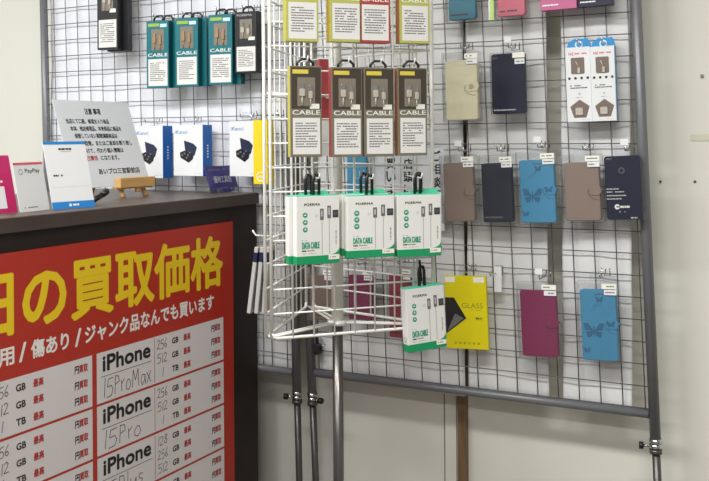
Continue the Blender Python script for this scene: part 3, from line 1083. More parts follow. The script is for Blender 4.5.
for z_ in (RZ0 + 0.002, RZ0 + 0.53):
    for c in range(3):
        P = loc(CORN[c])
        d_ = Vector((P.x, P.y, 0)).normalized()
        o = Vector((-d_.y, d_.x, 0)) * 0.008
        sp = MB()
        for s in (-1, 1):
            sp.tube([P * 0.95 + o * s * 0.6 + Vector((0, 0, z_)), d_ * 0.016 + o * s + Vector((0, 0, z_))], 0.0028, RACKW, 6)
        part('spoke', sp, t)
    part('hub', MB().tube([(0, 0, z_ - 0.006), (0, 0, z_ + 0.004)], 0.0235, RACKW, 18), t)
part('sleeve_tube', MB().tube([(0, 0, RZ0 + 0.004), (0, 0, top)], 0.0142, RACKTUBE, 18), t, 'white round sleeve')
part('pole', MB().tube([(0, 0, 0.03), (0, 0, RZ0 - 0.006)], 0.0125, POLE, 18), t, 'grey metal pole')
mb = MB()
for k in range(4):
    a = math.pi / 2 * k + 0.3
    mb.tube([(0, 0, 0.03), (0.22 * math.cos(a), 0.22 * math.sin(a), 0.015)], 0.012, POLE, 8)
part('base', mb, t)

# black clamp on the right panel's near upright
cxw, cz_ = FR.hit(319.5, 345)
t = thing('clamp_knob', 'black clamp on the grey upright just under the white rack', 'clamp', FR.world(0.004, 0, cz_ - 0.02), 0)
part('body', MB().rbox(0.010, -0.004, 0.030, 0.026, -0.018, 0.0, BLACK, 0.006, 0.002), t)
part('handle', MB().tube([(0.022, -0.012, 0.026), (0.020, -0.012, 0.055)], 0.005, BLACK, 8), t)
part('screw', MB().tube([(0.03, -0.01, 0.012), (0.046, -0.012, 0.026)], 0.003, CHROME, 6), t)

# slim packs on the hook at the rack's left face
SLIM = mat('slim_pack_grey', (176, 173, 170), 0.4)
NAVY = mat('navy_band', (24, 28, 62), 0.4)
hz = FCA.hit(262, 241, -0.02)[1]
hx = SIDE * 0.66
hk = thing('display_hook', 'white wire hook sticking out left from the rack above slim grey packs', 'hook', FCA.world(hx, 0, hz), FCA.rz, rk)
part('rod', MB().tube([(0, -0.004, 0.0), (0, -0.062, 0.002), (0, -0.068, 0.010), (0, -0.070, 0.014)], 0.0022, RACKW, 6), hk)
part('back_plate', MB().rbox(-0.012, -0.006, 0.012, 0.014, -0.007, -0.005, RACKW, 0.002, 0.0005), hk)
for k in range(3):
    off = 0.032 + 0.0145 * k
    h = 0.178
    t = thing('slim_pack', 'slim grey and navy pack on the left side of the rack, %s' % ('innermost, nearest the wire', 'middle one of three', 'outermost and farthest left')[k], 'pack',
              FCA.world(hx, -off - 0.006 - 0.003 * k, hz - h + 0.004), FCA.rz, 'slim packs on the left of the rack', lean=0.0)
    t.matrix_world = t.matrix_world @ Matrix.Rotation(-0.07 - 0.03 * k, 4, 'X')
    part('packet', MB().rbox(-0.028, 0, 0.028, h * 0.86, -0.0045, 0.0045, SLIM, 0.002, 0.001), t)
    part('navy_band', MB().rbox(-0.0282, h * 0.66, 0.0282, h * 0.80, -0.0048, 0.0048, NAVY, 0.002, 0.001), t)
    part('header', MB().rbox(-0.020, h * 0.86, 0.020, h, -0.0012, 0.0012, SLEEVE, 0.003, 0.0005), t)

# ================================================================== LEFT PANEL GOODS
GTEAL = 'teal cable boxes on the left mesh'
teal = [((147, 20.5, 167.5, 88), 'left', True), ((175, 19, 197.5, 86.5), 'middle', True), ((207.5, 15.5, 232.5, 84.5), 'right', False)]
for bx, pos, tw in teal:
    d = 0.022
    off = 0.05
    cx, z, w, h = spot(FL, bx, off, d)
    w, h = 0.077, 0.198
    for q in range(2):
        o2 = off - q * (d + 0.003)
        t = place(FL, cx + (0.012 if q else 0), z + 0.002 * q, o2, d, 'cable_box',
                  ('teal cable box, %s one of the three front ones above the counter' if not q else 'teal cable box showing its edge behind the %s front teal one') % pos, 'cable box', GTEAL, yaw=0.12)
        cable_box(t, w, h, d, TEAL, TEALD, TEALD, 'teal', 41 + len(pos), TAGG, PLUGG, back=bool(q))
    hook(FL, cx, z + h + 0.012, off + d, 'chrome hook carrying the %s pair of teal cable boxes' % pos, ticket=False)
d = 0.024
GB = 'black cable boxes on the left mesh'
cx, z, w, h = spot(FL, (98.5, -20, 115.5, 49.5), 0.055, d)
for q in range(2):
    t = place(FL, cx + 0.014 * q, z - 0.004 * q, 0.055 - q * (d + 0.003), d, 'cable_box', ('black cable box with white label cut by the top edge, far left' if not q else 'black cable box tucked behind the far left black one'), 'cable box', GB, yaw=0.1)
    cable_box(t, 0.076, 0.21, d, BLK, BLK, BLK, 'dark', 51, BLK, PLUG, word=None, back=bool(q))
hook(FL, cx, z + 0.222, 0.055 + d, 'chrome hook carrying the two black boxes at far left', ticket=False)
cx, z, w, h = spot(FL, (235, 11.5, 256, 73), 0.03, 0.034)
t = place(FL, cx, z, 0.03, 0.034, 'cable_box', 'black cable box with white label between the teal boxes and the white rack', 'cable box', GB, yaw=0.05)
cable_box(t, w, h, 0.034, BLK, BLK, BLK, 'dark', 53, BLK, PLUG, word=None)
part('top_lettering', MB().text('POERMA', -w * 0.4, h * 0.925, w * 0.3, h * 0.96, -0.0175, PALEINK, bold=0.01), t)
hook(FL, cx, z + h + 0.012, 0.064, 'chrome hook carrying the black box next to the white rack', ticket=False)

# earphone boxes
EBLUE = mat('earphone_blue', (6, 98, 180), 0.4)
ENAVY = mat('earphone_navy', (30, 36, 66), 0.3)
ENAVYD = mat('earphone_black', (18, 20, 34), 0.25)
ELOGO = mat('logo_blue', (40, 120, 190), 0.4)


def earphone_box(t, w, h, d):
    y = -d / 2
    part('carton', MB().rbox(-w / 2, 0, w / 2 - 0.001, h, y, d / 2, CARDW, 0.001, 0.0006), t)
    sd = part('blue_side', MB().box(w / 2 - 0.001, y, 0.0, w / 2 + 0.0006, d / 2, h, EBLUE), t)
    mb = MB()
    for k in range(5):
        mb.add([(w / 2 + 0.001, -0.003, h * (0.36 + 0.055 * k)), (w / 2 + 0.001, 0.003, h * (0.36 + 0.055 * k)), (w / 2 + 0.001, 0.003, h * (0.39 + 0.055 * k)), (w / 2 + 0.001, -0.003, h * (0.39 + 0.055 * k))], [(0, 1, 2, 3)], WHITE)
    part('side_lettering', mb, sd)
    part('logo_lettering', MB().text('iKanci', -w * 0.45, h * 0.83, -w * 0.02, h * 0.90, y - 0.0003, ELOGO, bold=0.01), t)
    pic = part('case_picture', MB().poly([(-w * 0.14, h * 0.70), (w * 0.18, h * 0.635), (w * 0.30, h * 0.56), (w * 0.22, h * 0.40), (-w * 0.10, h * 0.50)], y - 0.0004, ENAVY)
               .poly([(-w * 0.12, h * 0.50), (w * 0.20, h * 0.44), (w * 0.16, h * 0.33), (w * 0.02, h * 0.26), (-w * 0.26, h * 0.36), (-w * 0.28, h * 0.46)], y - 0.0005, ENAVYD), t, 'picture of navy earphone case')
    mb = MB()
    for u, v in ((-0.12, 0.44), (0.0, 0.41), (-0.05, 0.36), (0.06, 0.46), (-0.2, 0.41)):
        mb.disc(w * u, h * v, w * 0.03, y - 0.0007, GREYINK, 8)
    part('earbud', mb, pic)
    part('fine_print', MB().fine(w * 0.2, h * 0.045, w * 0.46, h * 0.06, y - 0.0003, PALEINK, rows=1, seed=4, dash=0.005), t)


GE = 'white and blue earphone boxes above the counter'
for bx, lb in (((135, 126, 163, 178), 'white and blue earphone box half behind the white notice'),
               ((173.5, 125, 203, 176), 'white and blue earphone box in full view behind the purple sign'),
               ((229.5, 121, 259, 176.5), 'white and blue earphone box partly covered by the narrow yellow box')):
    d = 0.042
    off = 0.012
    cx, z, w, h = spot(FL, bx, off, d)
    t = place(FL, cx, z, off, d, 'earphone_box', lb, 'earphone box', GE, yaw=0.0)
    earphone_box(t, w, h, d)
    hook(FL, cx, z + h + 0.012, off + d, lb.replace('white and blue earphone box', 'hook above the earphone box'), ticket=True, tick_mat=CLEAR)
    part('hang_tab', MB().rbox(-0.02, h, 0.02, h + 0.026, -0.001, 0.0, CLEAR, 0.004, 0.0003), t)
YEL = mat('glass_yellow', (232, 206, 24), 0.4)
cx, z, w, h = spot(FL, (253.3, 120, 267.5, 184.3), 0.075, 0.03)
t = place(FL, cx, z, 0.075, 0.03, 'yellow_box', 'narrow yellow box hanging beside the left edge of the white rack', 'box', None)
part('carton', MB().rbox(-w / 2, 0, w / 2, h, -0.015, 0.015, YEL, 0.001, 0.0006), t)
mb = MB().ring(0, h * 0.12, 0.011, 0.0135, -0.0153, WHITE)
mb.text('ab', -0.008, h * 0.10, 0.008, h * 0.14, -0.0153, WHITE, bold=0.01)
mb.fine(-0.004, h * 0.4, 0.004, h * 0.8, -0.0153, TAGY, rows=10, seed=3)
part('lettering', mb, t)
part('hang_tab', MB().rbox(-0.014, h, 0.014, h + 0.03, -0.001, 0.0, CLEAR, 0.004, 0.0003), t)
hook(FL, cx, z + h + 0.016, 0.105, 'chrome hook above the narrow yellow box', ticket=True, tick_mat=CLEAR)

# ================================================================== RIGHT PANEL GOODS
def leather(name, c):
    return mat(name, c, 0.45, var=0.07, scale=60, bump=0.12, bscale=400)


TAUPE = leather('leather_taupe', (142, 122, 110))
NAVYL = leather('leather_navy', (20, 26, 48))
BLUEL = leather('leather_sky_blue', (66, 142, 180))
BLUED = mat('embossed_blue', (44, 104, 142), 0.45)
MAGL = leather('leather_magenta', (134, 34, 84))
CREAML = leather('leather_cream', (226, 217, 186))
TEALL = leather('leather_teal', (52, 118, 140))
PINKL = leather('leather_pink', (206, 108, 126))
REDL = leather('leather_red', (150, 44, 66))
BROWNL = leather('leather_brown', (122, 104, 92))
SEAM = mat('seam_dark', (74, 62, 58), 0.5)
NAVYF = mat('navy_card', (24, 28, 52), 0.35)
PINKB = mat('pink_carton', (188, 98, 140), 0.35)


def butterfly(mb, cx, cz, s, y, m):
    for sg in (-1, 1):
        mb.poly([(cx, cz), (cx + sg * s * 0.55, cz + s * 0.75), (cx + sg * s * 0.95, cz + s * 0.7), (cx + sg * s * 0.8, cz + s * 0.1)][::1 if sg > 0 else -1], y, m)
        mb.poly([(cx, cz), (cx + sg * s * 0.75, cz - s * 0.05), (cx + sg * s * 0.6, cz - s * 0.6), (cx + sg * s * 0.25, cz - s * 0.5)][::1 if sg > 0 else -1], y, m)
    mb.stroke([(cx, cz - s * 0.5), (cx, cz + s * 0.45)], s * 0.1, y - 0.0001, m)


def phone_case(t, w, h, leather_m, style, sleeve=True, seam=SEAM, seed=1):
    """a folded wallet phone case in a clear sleeve; origin bottom centre of the sleeve"""
    d = 0.016
    m_ = 0.005 if sleeve else 0.0
    ix0, ix1, iz0, iz1 = -w / 2 + m_ + 0.003, w / 2 - m_ - 0.002, m_, h - (0.020 if sleeve else 0.004)
    y0 = -d / 2
    cv = MB()
    cv.outline(rrect(ix0, iz0, ix1, iz1, 0.007, 4), y0, y0 + 0.006, leather_m, 0.0015)
    cv.outline(rrect(ix0, iz0, ix1, iz1, 0.007, 4), y0 + 0.009, d / 2, leather_m, 0.0015)
    cv.outline(rrect(ix0, iz0 + 0.001, ix0 + 0.006, iz1 - 0.001, 0.002, 3), y0 + 0.001, d / 2 - 0.001, leather_m, 0.001)
    cv.outline(rrect(ix0 + 0.004, iz0 + 0.003, ix1 - 0.003, iz1 - 0.003, 0.004, 3), y0 + 0.006, y0 + 0.009, seam, 0.0)
    co = part('cover', cv, t)
    zc = iz0 + (iz1 - iz0) * (0.52 if style != 'cream' else 0.55)
    if style in ('strap', 'butterfly', 'cream'):
        sw = (ix1 - ix0) * (0.30 if style != 'cream' else 0.36)
        st = MB().outline(rrect(ix1 - sw, zc - 0.012, ix1 + 0.003, zc + 0.012, 0.008, 4), y0 - 0.002, y0 - 0.0002, leather_m, 0.0006)
        st.tube([(ix1 + 0.002, y0 - 0.001, zc), (ix1 + 0.003, 0, zc), (ix1 + 0.002, d / 2, zc)], 0.003, leather_m, 6)
        so = part('clasp_strap', st, t)
        arc = MB()
        pts = [(ix1 - sw * 0.15 - sw * 0.95 * math.sin(a), zc - 0.004 - 0.018 * math.cos(a)) for a in [k * math.pi / 10 for k in range(0, 9)]]
        arc.stroke(pts if style != 'cream' else [(x, z) for x, z in pts], 0.0012, y0 - 0.0004, seam)
        part('seam', arc, co)
        if style == 'cream':
            part('snap_button', MB().outline([(ix1 - sw * 0.5 + 0.006 * math.cos(a * 0.5236), zc + 0.006 * math.sin(a * 0.5236)) for a in range(12)], y0 - 0.0035, y0 - 0.002, CREAML, 0.0005), so)
    if style == 'butterfly':
        mb = MB()
        butterfly(mb, (ix0 + ix1) / 2 - w * 0.12, iz0 + h * 0.36, w * 0.26, y0 - 0.0003, BLUED)
        butterfly(mb, ix1 - w * 0.14, zc + 0.0, w * 0.11, y0 - 0.0024, BLUED)
        butterfly(mb, (ix0 + ix1) / 2 + w * 0.04, iz1 - h * 0.12, w * 0.10, y0 - 0.0003, BLUED)
        butterfly(mb, ix0 + w * 0.12, iz0 + h * 0.12, w * 0.09, y0 - 0.0003, BLUED)
        for q in range(3):
            mb.stroke([((ix0 + ix1) / 2 - 0.02 + 0.012 * q, iz0 + h * (0.60 + 0.03 * q)), ((ix0 + ix1) / 2 + 0.004 * q, iz0 + h * (0.72 + 0.02 * q))], 0.0008, y0 - 0.0003, BLUED)
        mb.fine((ix0 + ix1) / 2 - w * 0.08, iz1 - 0.012, (ix0 + ix1) / 2 + w * 0.2, iz1 - 0.008, y0 - 0.0003, SEAM, rows=1, seed=3, dash=0.006)
        part('butterfly_emboss', mb, co, 'darker blue embossed butterflies')
    if style == 'text':
        mb = MB().fine(ix0 + 0.006, iz0 + 0.010, ix0 + w * 0.62, iz0 + 0.015, y0 - 0.0004, SEAM if leather_m is not NAVYL else GREYINK, rows=1, th=0.8, seed=seed, dash=0.006, fill=0.9)
        part('cover_lettering', mb, co)
    if sleeve:
        y1 = y0 - 0.0035
        sl = MB().rbox(-w / 2, 0, w / 2, h, y1, d / 2 + 0.001, SLEEVE, 0.003, 0.001)
        s_o = part('clear_sleeve', sl, t, 'clear plastic sleeve')
        part('header_strip', MB().rect(-w / 2 + 0.004, h - 0.016, w * 0.1, h - 0.004, y1 + 0.001, SLEEVE), s_o)
        # price stickers at the upper right
        part('price_sticker', MB().rect(w * 0.12, h - 0.017, w * 0.46, h - 0.005, y1 - 0.0003, STICK).fine(w * 0.16, h - 0.014, w * 0.42, h - 0.008, y1 - 0.0006, GREYINK, rows=1, seed=seed, dash=0.005), t)
        part('price_sticker', MB().rect(w * 0.17, h - 0.031, w * 0.46, h - 0.019, y1 - 0.0003, CARDW).fine(w * 0.2, h - 0.028, w * 0.42, h - 0.022, y1 - 0.0006, GREYINK, rows=1, seed=seed + 1, dash=0.005), t)


GC = 'phone cases on the right mesh'
cases = [
    # box, leather, style, name part of the label, off
    ((445.5, -50, 478, 21.5), TEALL, 'text', 'teal phone case cut by the top edge, left end of the right mesh', 'case', 0.03),
    ((494, -52, 527.5, 18.0), PINKL, 'text', 'pink phone case with lime strip cut by the top edge', 'case', 0.03),
    ((443, 52, 480.5, 122), CREAML, 'cream', 'cream wallet phone case with round snap strap', 'case', 0.03),
    ((442, 155, 477.5, 223.5), TAUPE, 'strap', 'taupe wallet phone case at the left end of the five-case row', 'case', 0.03),
    ((480, 155, 516, 224.5), NAVYL, 'text', 'navy wallet phone case between the taupe and sky blue ones', 'case', 0.03),
    ((518, 151.5, 559, 225), BLUEL, 'butterfly', 'sky blue butterfly phone case in the five-case row', 'case', 0.034),
    ((562.5, 154, 604, 223), TAUPE, 'strap', 'taupe wallet phone case right of the sky blue butterfly case', 'case', 0.03),
    ((519, 282.5, 561, 359), MAGL, 'strap', 'magenta wallet phone case alone below the five-case row', 'case', 0.03),
    ((579, 281.5, 621.5, 363), BLUEL, 'butterfly', 'sky blue butterfly phone case low by the right upright', 'case', 0.03),
    # seen through the rack
    ((307, 268, 334, 322), BROWNL, 'text', 'brown phone case seen through the foot of the white rack', 'case', 0.02),
    ((345.5, 268, 374, 322), MAGL, 'text', 'magenta phone case seen through the rack beside the white tube', 'case', 0.02),
    ((386, 267, 412, 340), REDL, 'text', 'crimson phone case half behind the lowest white and green carton', 'case', 0.02),
]
for k, (bx, lm, st, lb, cat, off) in enumerate(cases):
    d = 0.018
    cx, z, w, h = spot(FR, bx, off, d)
    t = place(FR, cx, z, off, d, 'phone_case', lb, 'phone case', GC, roll=-0.04 if bx[0] > 430 and bx[1] > 100 else (-0.02 if bx[0] > 430 else 0))
    phone_case(t, w, h, lm, st, True, SEAM if lm is not BLUEL else BLUED, k + 3)
    part('hang_tab', MB().rbox(-0.018, h, 0.018, h + 0.022, -0.0006, 0.0, CLEAR, 0.004, 0.0002), t)
    if 'lime' in lb:
        TAGL = mat('strip_lime', (186, 214, 120), 0.5)
        part('lime_strip', MB().rect(-w / 2 - 0.012, 0, -w / 2 - 0.001, h * 0.9, -0.004, TAGL).rect(-w / 2 - 0.016, 0, -w / 2 - 0.012, h * 0.9, -0.0038, CARDW), t, 'lime and white strip')
    hook(FR, cx + 0.004, z + h + 0.012, off + d, 'hook of the ' + lb.replace(' cut by the top edge, left', ' at the top left'), ticket=k not in (9, 10, 11), tick_mat=CARDW if k % 2 else CLEAR)

# navy printed cases
def navy_card_case(t, w, h, style, seed):
    d = 0.014
    y = -d / 2
    part('cover', MB().rbox(-w / 2 + 0.003, 0.003, w / 2 - 0.003, h - 0.003, y, d / 2, NAVYF, 0.006, 0.001), t)
    part('clear_sleeve', MB().rbox(-w / 2, 0, w / 2, h, y - 0.003, d / 2 + 0.001, CLEAR, 0.003, 0.0008), t, 'clear plastic sleeve')
    mb = MB()
    if style == 'logo':
        mb.ring(-w * 0.02, h * 0.76, w * 0.055, w * 0.08, y - 0.0004, GREYINK)
        for q, (l, zz) in enumerate(((0.34, 0.485), (0.48, 0.44), (0.86, 0.385), (0.64, 0.335))):
            mb.fine(-w * 0.44, h * (zz - 0.012), -w * 0.44 + w * l, h * (zz + 0.012), y - 0.0004, PALEINK, rows=1, th=0.7, seed=q + seed, dash=0.006, fill=0.95)
        mb.disc(-w * 0.18, h * 0.215, w * 0.07, y - 0.0004, WHITE)
        mb.rect(-w * 0.2, h * 0.205, -w * 0.10, h * 0.222, y - 0.0006, NAVYF)
        mb.fine(-w * 0.1, h * 0.19, w * 0.16, h * 0.235, y - 0.0004, WHITE, rows=1, th=0.7, seed=9, dash=0.008, fill=1)
        mb.fine(-w * 0.14, h * 0.125, w * 0.14, h * 0.15, y - 0.0004, PALEINK, rows=1, seed=5, dash=0.006)
        mb.fine(w * 0.16, h * 0.035, w * 0.44, h * 0.06, y - 0.0004, PALEINK, rows=1, th=0.8, seed=6, dash=0.006)
        mb.fine(-w * 0.4, h * 0.925, -w * 0.18, h * 0.955, y - 0.0004, GREYINK, rows=1, th=0.8, seed=6, dash=0.006)
    else:
        mb.fine(-w * 0.42, h * 0.07, w * 0.22, h * 0.095, y - 0.0004, PALEINK, rows=1, th=0.8, seed=seed, dash=0.006, fill=0.95)
        mb.fine(-w * 0.42, h * 0.90, -w * 0.2, h * 0.925, y - 0.0004, GREYINK, rows=1, th=0.8, seed=6, dash=0.006)
    part('lettering', mb, t)
    if style != 'logo':
        part('price_sticker', MB().rect(w * 0.14, h * 0.90, w * 0.48, h * 0.985, y - 0.0036, STICK), t)
        part('price_sticker', MB().rect(w * 0.2, h * 0.80, w * 0.47, h * 0.885, y - 0.0036, CARDW).fine(w * 0.24, h * 0.82, w * 0.44, h * 0.86, y - 0.004, GREYINK, rows=1, seed=4, dash=0.004), t)
    part('hang_tab', MB().rbox(-0.018, h, 0.018, h + 0.022, -0.0006, 0.0, CLEAR, 0.004, 0.0002), t)


for bx, st, lb, rl in (((491, 52, 527, 115), 'plain', 'plain navy phone case with pale stickers beside the cream one', -0.02),
                       ((605.5, 154.5, 644, 221), 'logo', 'navy phone case with white print at the right end of the five-case row', -0.045)):
    cx, z, w, h = spot(FR, bx, 0.03, 0.016)
    t = place(FR, cx, z, 0.03, 0.016, 'phone_case', lb, 'phone case', GC, roll=rl)
    navy_card_case(t, w, h, st, 3)
    hook(FR, cx + 0.004, z + h + 0.012, 0.046, 'hook of the ' + lb.replace('at the right end of', 'ending'), ticket=True)

# two cartons cut by the top edge
for bx, m_, lb in (((540, -60, 576.5, 9.5), PINKB, 'pink carton cut by the top edge above the wired earphones'),
                   ((578, -60, 612.5, 6), NAVYF, 'navy carton cut by the top edge beside the pink carton')):
    d = 0.022
    cx, z, w, h = spot(FR, bx, 0.03, d)
    t = place(FR, cx, z, 0.03, d, 'case_carton', lb, 'carton', 'cartons at the top of the right mesh', roll=-0.02)
    part('carton', MB().rbox(-w / 2, 0, w / 2, h, -d / 2, d / 2, m_, 0.001, 0.0008), t)
    part('lettering', MB().fine(-w * 0.44, h * 0.06, w * 0.3, h * 0.085, -d / 2 - 0.0003, WHITE, rows=1, th=0.8, seed=5, dash=0.006, fill=0.95), t)
    part('hang_tab', MB().rbox(-0.018, h, 0.018, h + 0.022, -0.0006, 0.0, CLEAR, 0.004, 0.0002), t)
    hook(FR, cx, z + h + 0.012, 0.052, 'chrome hook carrying the ' + lb, ticket=False)

# wired earphone cartons with pentagon window
HBLUE = mat('header_blue', (48, 140, 196), 0.35)
TRAY = mat('window_tray_brown', (118, 104, 94), 0.4)
PINKTXT = mat('pink_print', (214, 80, 90), 0.5)


def pent(cx, cz, r):
    return [(cx + r * math.sin(-2 * math.pi * k / 5), cz + r * math.cos(2 * math.pi * k / 5)) for k in range(5)]


for bx, lb in (((567, 47, 591.5, 122), 'slim white and blue earphone carton, the left of two together'),
               ((591.8, 46, 616, 121), 'slim white and blue earphone carton with full blue side, the right of two together')):
    d = 0.028
    off = 0.015
    cx, z, w, h = spot(FR, bx, off, d)
    t = place(FR, cx, z, off, d, 'earphone_carton', lb, 'earphone carton', 'slim white and blue earphone cartons', yaw=0.10, roll=-0.03)
    y = -d / 2
    part('carton', MB().rbox(-w / 2, 0, w / 2 - 0.0005, h, y, d / 2, CARDW, 0.001, 0.0006), t)
    part('blue_side', MB().box(w / 2 - 0.0006, y + 0.002, 0.0, w / 2 + 0.0004, d / 2, h, HBLUE), t)
    part('header', MB().outline([(-w / 2, h), (w / 2, h), (w * 0.46, h + 0.016), (w * 0.3, h + 0.022), (-w * 0.2, h + 0.022), (-w * 0.44, h + 0.014)], d / 2 - 0.0012, d / 2, HBLUE), t, 'blue hanging header')
    part('hole_ring', MB().ring(0, h + 0.008, 0.006, 0.009, d / 2 - 0.0016, CARDW), t)
    mb = MB().text('NZ', -w * 0.36, h * 0.895, -w * 0.16, h * 0.93, y - 0.0003, PINKTXT, bold=0.04)
    mb.fine(-w * 0.12, h * 0.90, w * 0.38, h * 0.925, y - 0.0003, PINKTXT, rows=1, th=0.7, seed=4, dash=0.005)
    part('brand_lettering', mb, t, 'pink lettering')
    mb = MB()
    for q in range(4):
        mb.disc(-w * 0.36 + w * 0.245 * q, h * 0.585, w * 0.055, y - 0.0003, INK, 10)
    part('icon', mb, t, 'row of four black dots')
    mb = MB()
    mb.fine(-w * 0.34, h * 0.44, w * 0.38, h * 0.50, y - 0.0003, GREYINK, rows=2, th=0.5, seed=5, dash=0.005)
    mb.disc(w * 0.02, h * 0.375, w * 0.05, y - 0.0003, PALEINK, 10)
    mb.fine(-w * 0.1, h * 0.32, w * 0.14, h * 0.335, y - 0.0003, GREYINK, rows=1, seed=8, dash=0.005)
    mb.fine(w * 0.1, h * 0.025, w * 0.42, h * 0.035, y - 0.0003, PALEINK, rows=1, seed=8, dash=0.005)
    part('lettering', mb, t)
    wn = part('window', MB().poly(rrect(-w * 0.28, h * 0.64, w * 0.26, h * 0.86, 0.003), y - 0.0003, TRAY), t)
    part('earbud', MB().rbox(-w * 0.02, h * 0.65, w * 0.09, h * 0.73, y - 0.003, y - 0.0005, PLUG, 0.002, 0.0005).tube([(w * 0.03, y - 0.002, h * 0.73), (-w * 0.08, y - 0.002, h * 0.81)], 0.0015, PLUG, 6), wn)
    w2 = part('window', MB().poly(pent(w * 0.02, h * 0.165, w * 0.41), y - 0.0003, TRAY), t, 'pentagon window')
    part('cable_coil', MB().rbox(-w * 0.16, h * 0.09, w * 0.14, h * 0.19, y - 0.003, y - 0.0005, PLUG, 0.003, 0.0006), w2)
    hook(FR, cx, z + h + 0.010, off + d, lb.replace('slim white and blue earphone carton', 'chrome hook carrying the slim earphone carton'), ticket=True, tick_mat=CLEAR)

# yellow glass film package
d = 0.010
cx, z, w, h = spot(FR, (447, 276, 488, 349), 0.03, d)
t = place(FR, cx, z, 0.03, d, 'glass_package', 'flat yellow screen glass package with black diamond beside the low carton', 'package', None, yaw=0.05, roll=-0.035)
YELG = mat('glass_package_yellow', (222, 208, 20), 0.3)
part('packet', MB().rbox(-w / 2, 0, w / 2, h, -d / 2, d / 2, YELG, 0.001, 0.0006), t)
y = -d / 2 - 0.0003
part('black_diamond', MB().poly([(-w * 0.5, h * 0.20), (w * 0.0, h * 0.42), (-w * 0.28, h * 0.70), (-w * 0.5, h * 0.70)], y, INK).poly([(-w * 0.47, h * 0.23), (-w * 0.06, h * 0.42), (-w * 0.27, h * 0.48)], y - 0.0002, GREYINK), t, 'black printed diamond')
mb = MB().text('GLASS', -w * 0.10, h * 0.56, w * 0.40, h * 0.63, y, mat('ochre_ink', (150, 132, 30), 0.5), bold=0.0)
mb.fine(w * 0.1, h * 0.53, w * 0.4, h * 0.54, y, GREYINK, rows=1, seed=4, dash=0.004)
mb.text('9H', w * 0.22, h * 0.40, w * 0.36, h * 0.44, y, INK, bold=0.03)
for q in range(6):
    mb.ring(-w * 0.28 + w * 0.11 * q, h * 0.08, 0.0018, 0.0028, y, INK, 8)
part('lettering', mb, t)
part('corner_sticker', MB().rect(-w * 0.48, h * 0.91, -w * 0.24, h * 0.985, y - 0.0002, STICK), t)
part('corner_sticker', MB().rect(w * 0.2, h * 0.91, w * 0.46, h * 0.985, y - 0.0002, STICK), t)
part('hang_tab', MB().rbox(-0.016, h, 0.016, h + 0.024, -0.0006, 0.0, CLEAR, 0.004, 0.0002), t)
hook(FR, cx, z + h + 0.012, 0.04, 'chrome hook carrying the yellow glass package', ticket=False)

# empty hook with white tag
cx, z, w, h = spot(FR, (494, 268, 501.5, 292), 0.02, 0.001)
t = thing('display_hook', 'empty hook with a tall white ticket right of the yellow glass package', 'hook', FR.world(cx, 0, z + h), 0, 'hooks on the grey mesh')
part('rod', MB().tube([(-0.004, -0.0035, 0.0), (-0.006, -0.010, -0.012), (-0.002, -0.07, -0.014), (-0.001, -0.075, -0.004)], 0.0017, CHROME, 6), t)
part('price_ticket', MB().rbox(-w / 2, -h, w / 2, 0.004, -0.021, -0.020, CARDW, 0.002, 0.0003), t)
part('back_plate', MB().rbox(-0.012, -0.02, 0.010, 0.004, -0.0075, -0.0055, CHROME, 0.002, 0.0004), t)

# papers on the mesh seen through the rack
xa, za = FR.hit(371, 148, -0.008)
xb, zb_ = FR.hit(444.5, 231, -0.008)
t = thing('notice_sheet', 'white paper with upright Japanese lettering seen through the white rack', 'notice', FR.world((xa + xb) / 2, -0.008, zb_), 0)
w, h = xb - xa, za - zb_
part('paper', MB().box(-w / 2, 0, 0, w / 2, 0.0008, h, PAPER), t)
for cxx, word in ((0.39, 'ご相談下さい'), (0.02, '店頭にてお'), (-0.22, '買いまし')):
    mb = MB()
    for q, chx in enumerate(word):
        s = h * 0.13
        mb.text(chx, w * cxx - s * 0.5, h * 0.84 - q * h * 0.16 - (h * 0.10 if cxx < 0.3 else 0), w * cxx + s * 0.5, h * 0.84 - q * h * 0.16 + s - (h * 0.10 if cxx < 0.3 else 0), -0.0004, INK, bold=0.03)
    part('lettering', mb, t, 'black upright lettering')
cx, z, w, h = spot(FR, (347, 148, 366, 196), 0.02, 0.01)
t = place(FR, cx, z, 0.02, 0.01, 'phone_case', 'blue phone case seen between the dark and white rows of the rack', 'phone case', GC)
part('cover', MB().rbox(-w / 2, 0, w / 2, h, -0.005, 0.005, BLUEL, 0.006, 0.001), t)
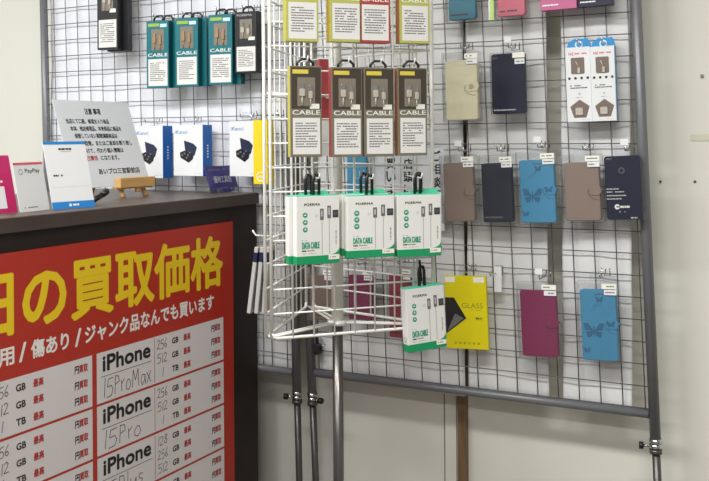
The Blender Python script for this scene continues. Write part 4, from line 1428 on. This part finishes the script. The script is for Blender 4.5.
part('hang_tab', MB().rbox(-0.012, h, 0.012, h + 0.022, -0.0006, 0.0, CLEAR, 0.004, 0.0002), t)
# red and white slim package hanging at the rack's back, seen edge on between the first two dark boxes
FM = Frame(tuple(FAB.world(0, 0.14, 0)), FAB.rz)
cx, z, w, h = spot(FM, (319.5, 54, 329, 156), 0.0, 0.02)
t = place(FM, cx, z, 0.0, 0.02, 'slim_pack', 'slim red and white pack inside the rack between the first two dark boxes', 'pack', None)
part('packet', MB().rbox(-w / 2, h * 0.35, w / 2, h * 0.95, -0.01, 0.01, mat('pack_rose', (176, 72, 76), 0.4), 0.001, 0.0006), t, 'rose red upper half')
part('white_foot', MB().rbox(-w / 2, 0, w / 2, h * 0.35, -0.01, 0.01, CARTW, 0.001, 0.0006), t)
part('clear_header', MB().rbox(-w / 2, h * 0.95, w / 2, h, -0.002, 0.0, CLEAR, 0.001, 0.0003), t)

# ================================================================== LIGHT
def area(name, loc_, sx, sy, power, rot=(0, 0, 0), col=(1.0, 0.99, 0.97)):
    l = bpy.data.lights.new(name, 'AREA')
    l.shape = 'RECTANGLE'
    l.size = sx
    l.size_y = sy
    l.energy = power
    l.color = col
    o = bpy.data.objects.new(name, l)
    COL.objects.link(o)
    o.location = loc_
    o.rotation_euler = rot
    return o


for x, y_, pw in ((-3.1, 0.45, 42), (-1.7, 0.35, 48), (-0.2, 0.35, 44), (-2.4, -1.4, 30), (-0.8, -1.4, 26), (0.8, -1.4, 22)):
    area('ceiling_tube', (x, y_, 2.66), 1.25, 0.28, pw, col=(0.965, 0.985, 1.0) if x < -1.6 else (1.0, 0.985, 0.95))
wd = bpy.data.worlds.new('shop_surroundings')
scene.world = wd
wd.use_nodes = True
bg = wd.node_tree.nodes['Background']
bg.inputs['Color'].default_value = (1.0, 0.985, 0.96, 1)
bg.inputs['Strength'].default_value = 0.34

vs = scene.view_settings
vs.view_transform = 'Standard'
vs.look = 'None'
vs.gamma = 1.0
vs.exposure = 0.12
vs.use_curve_mapping = False
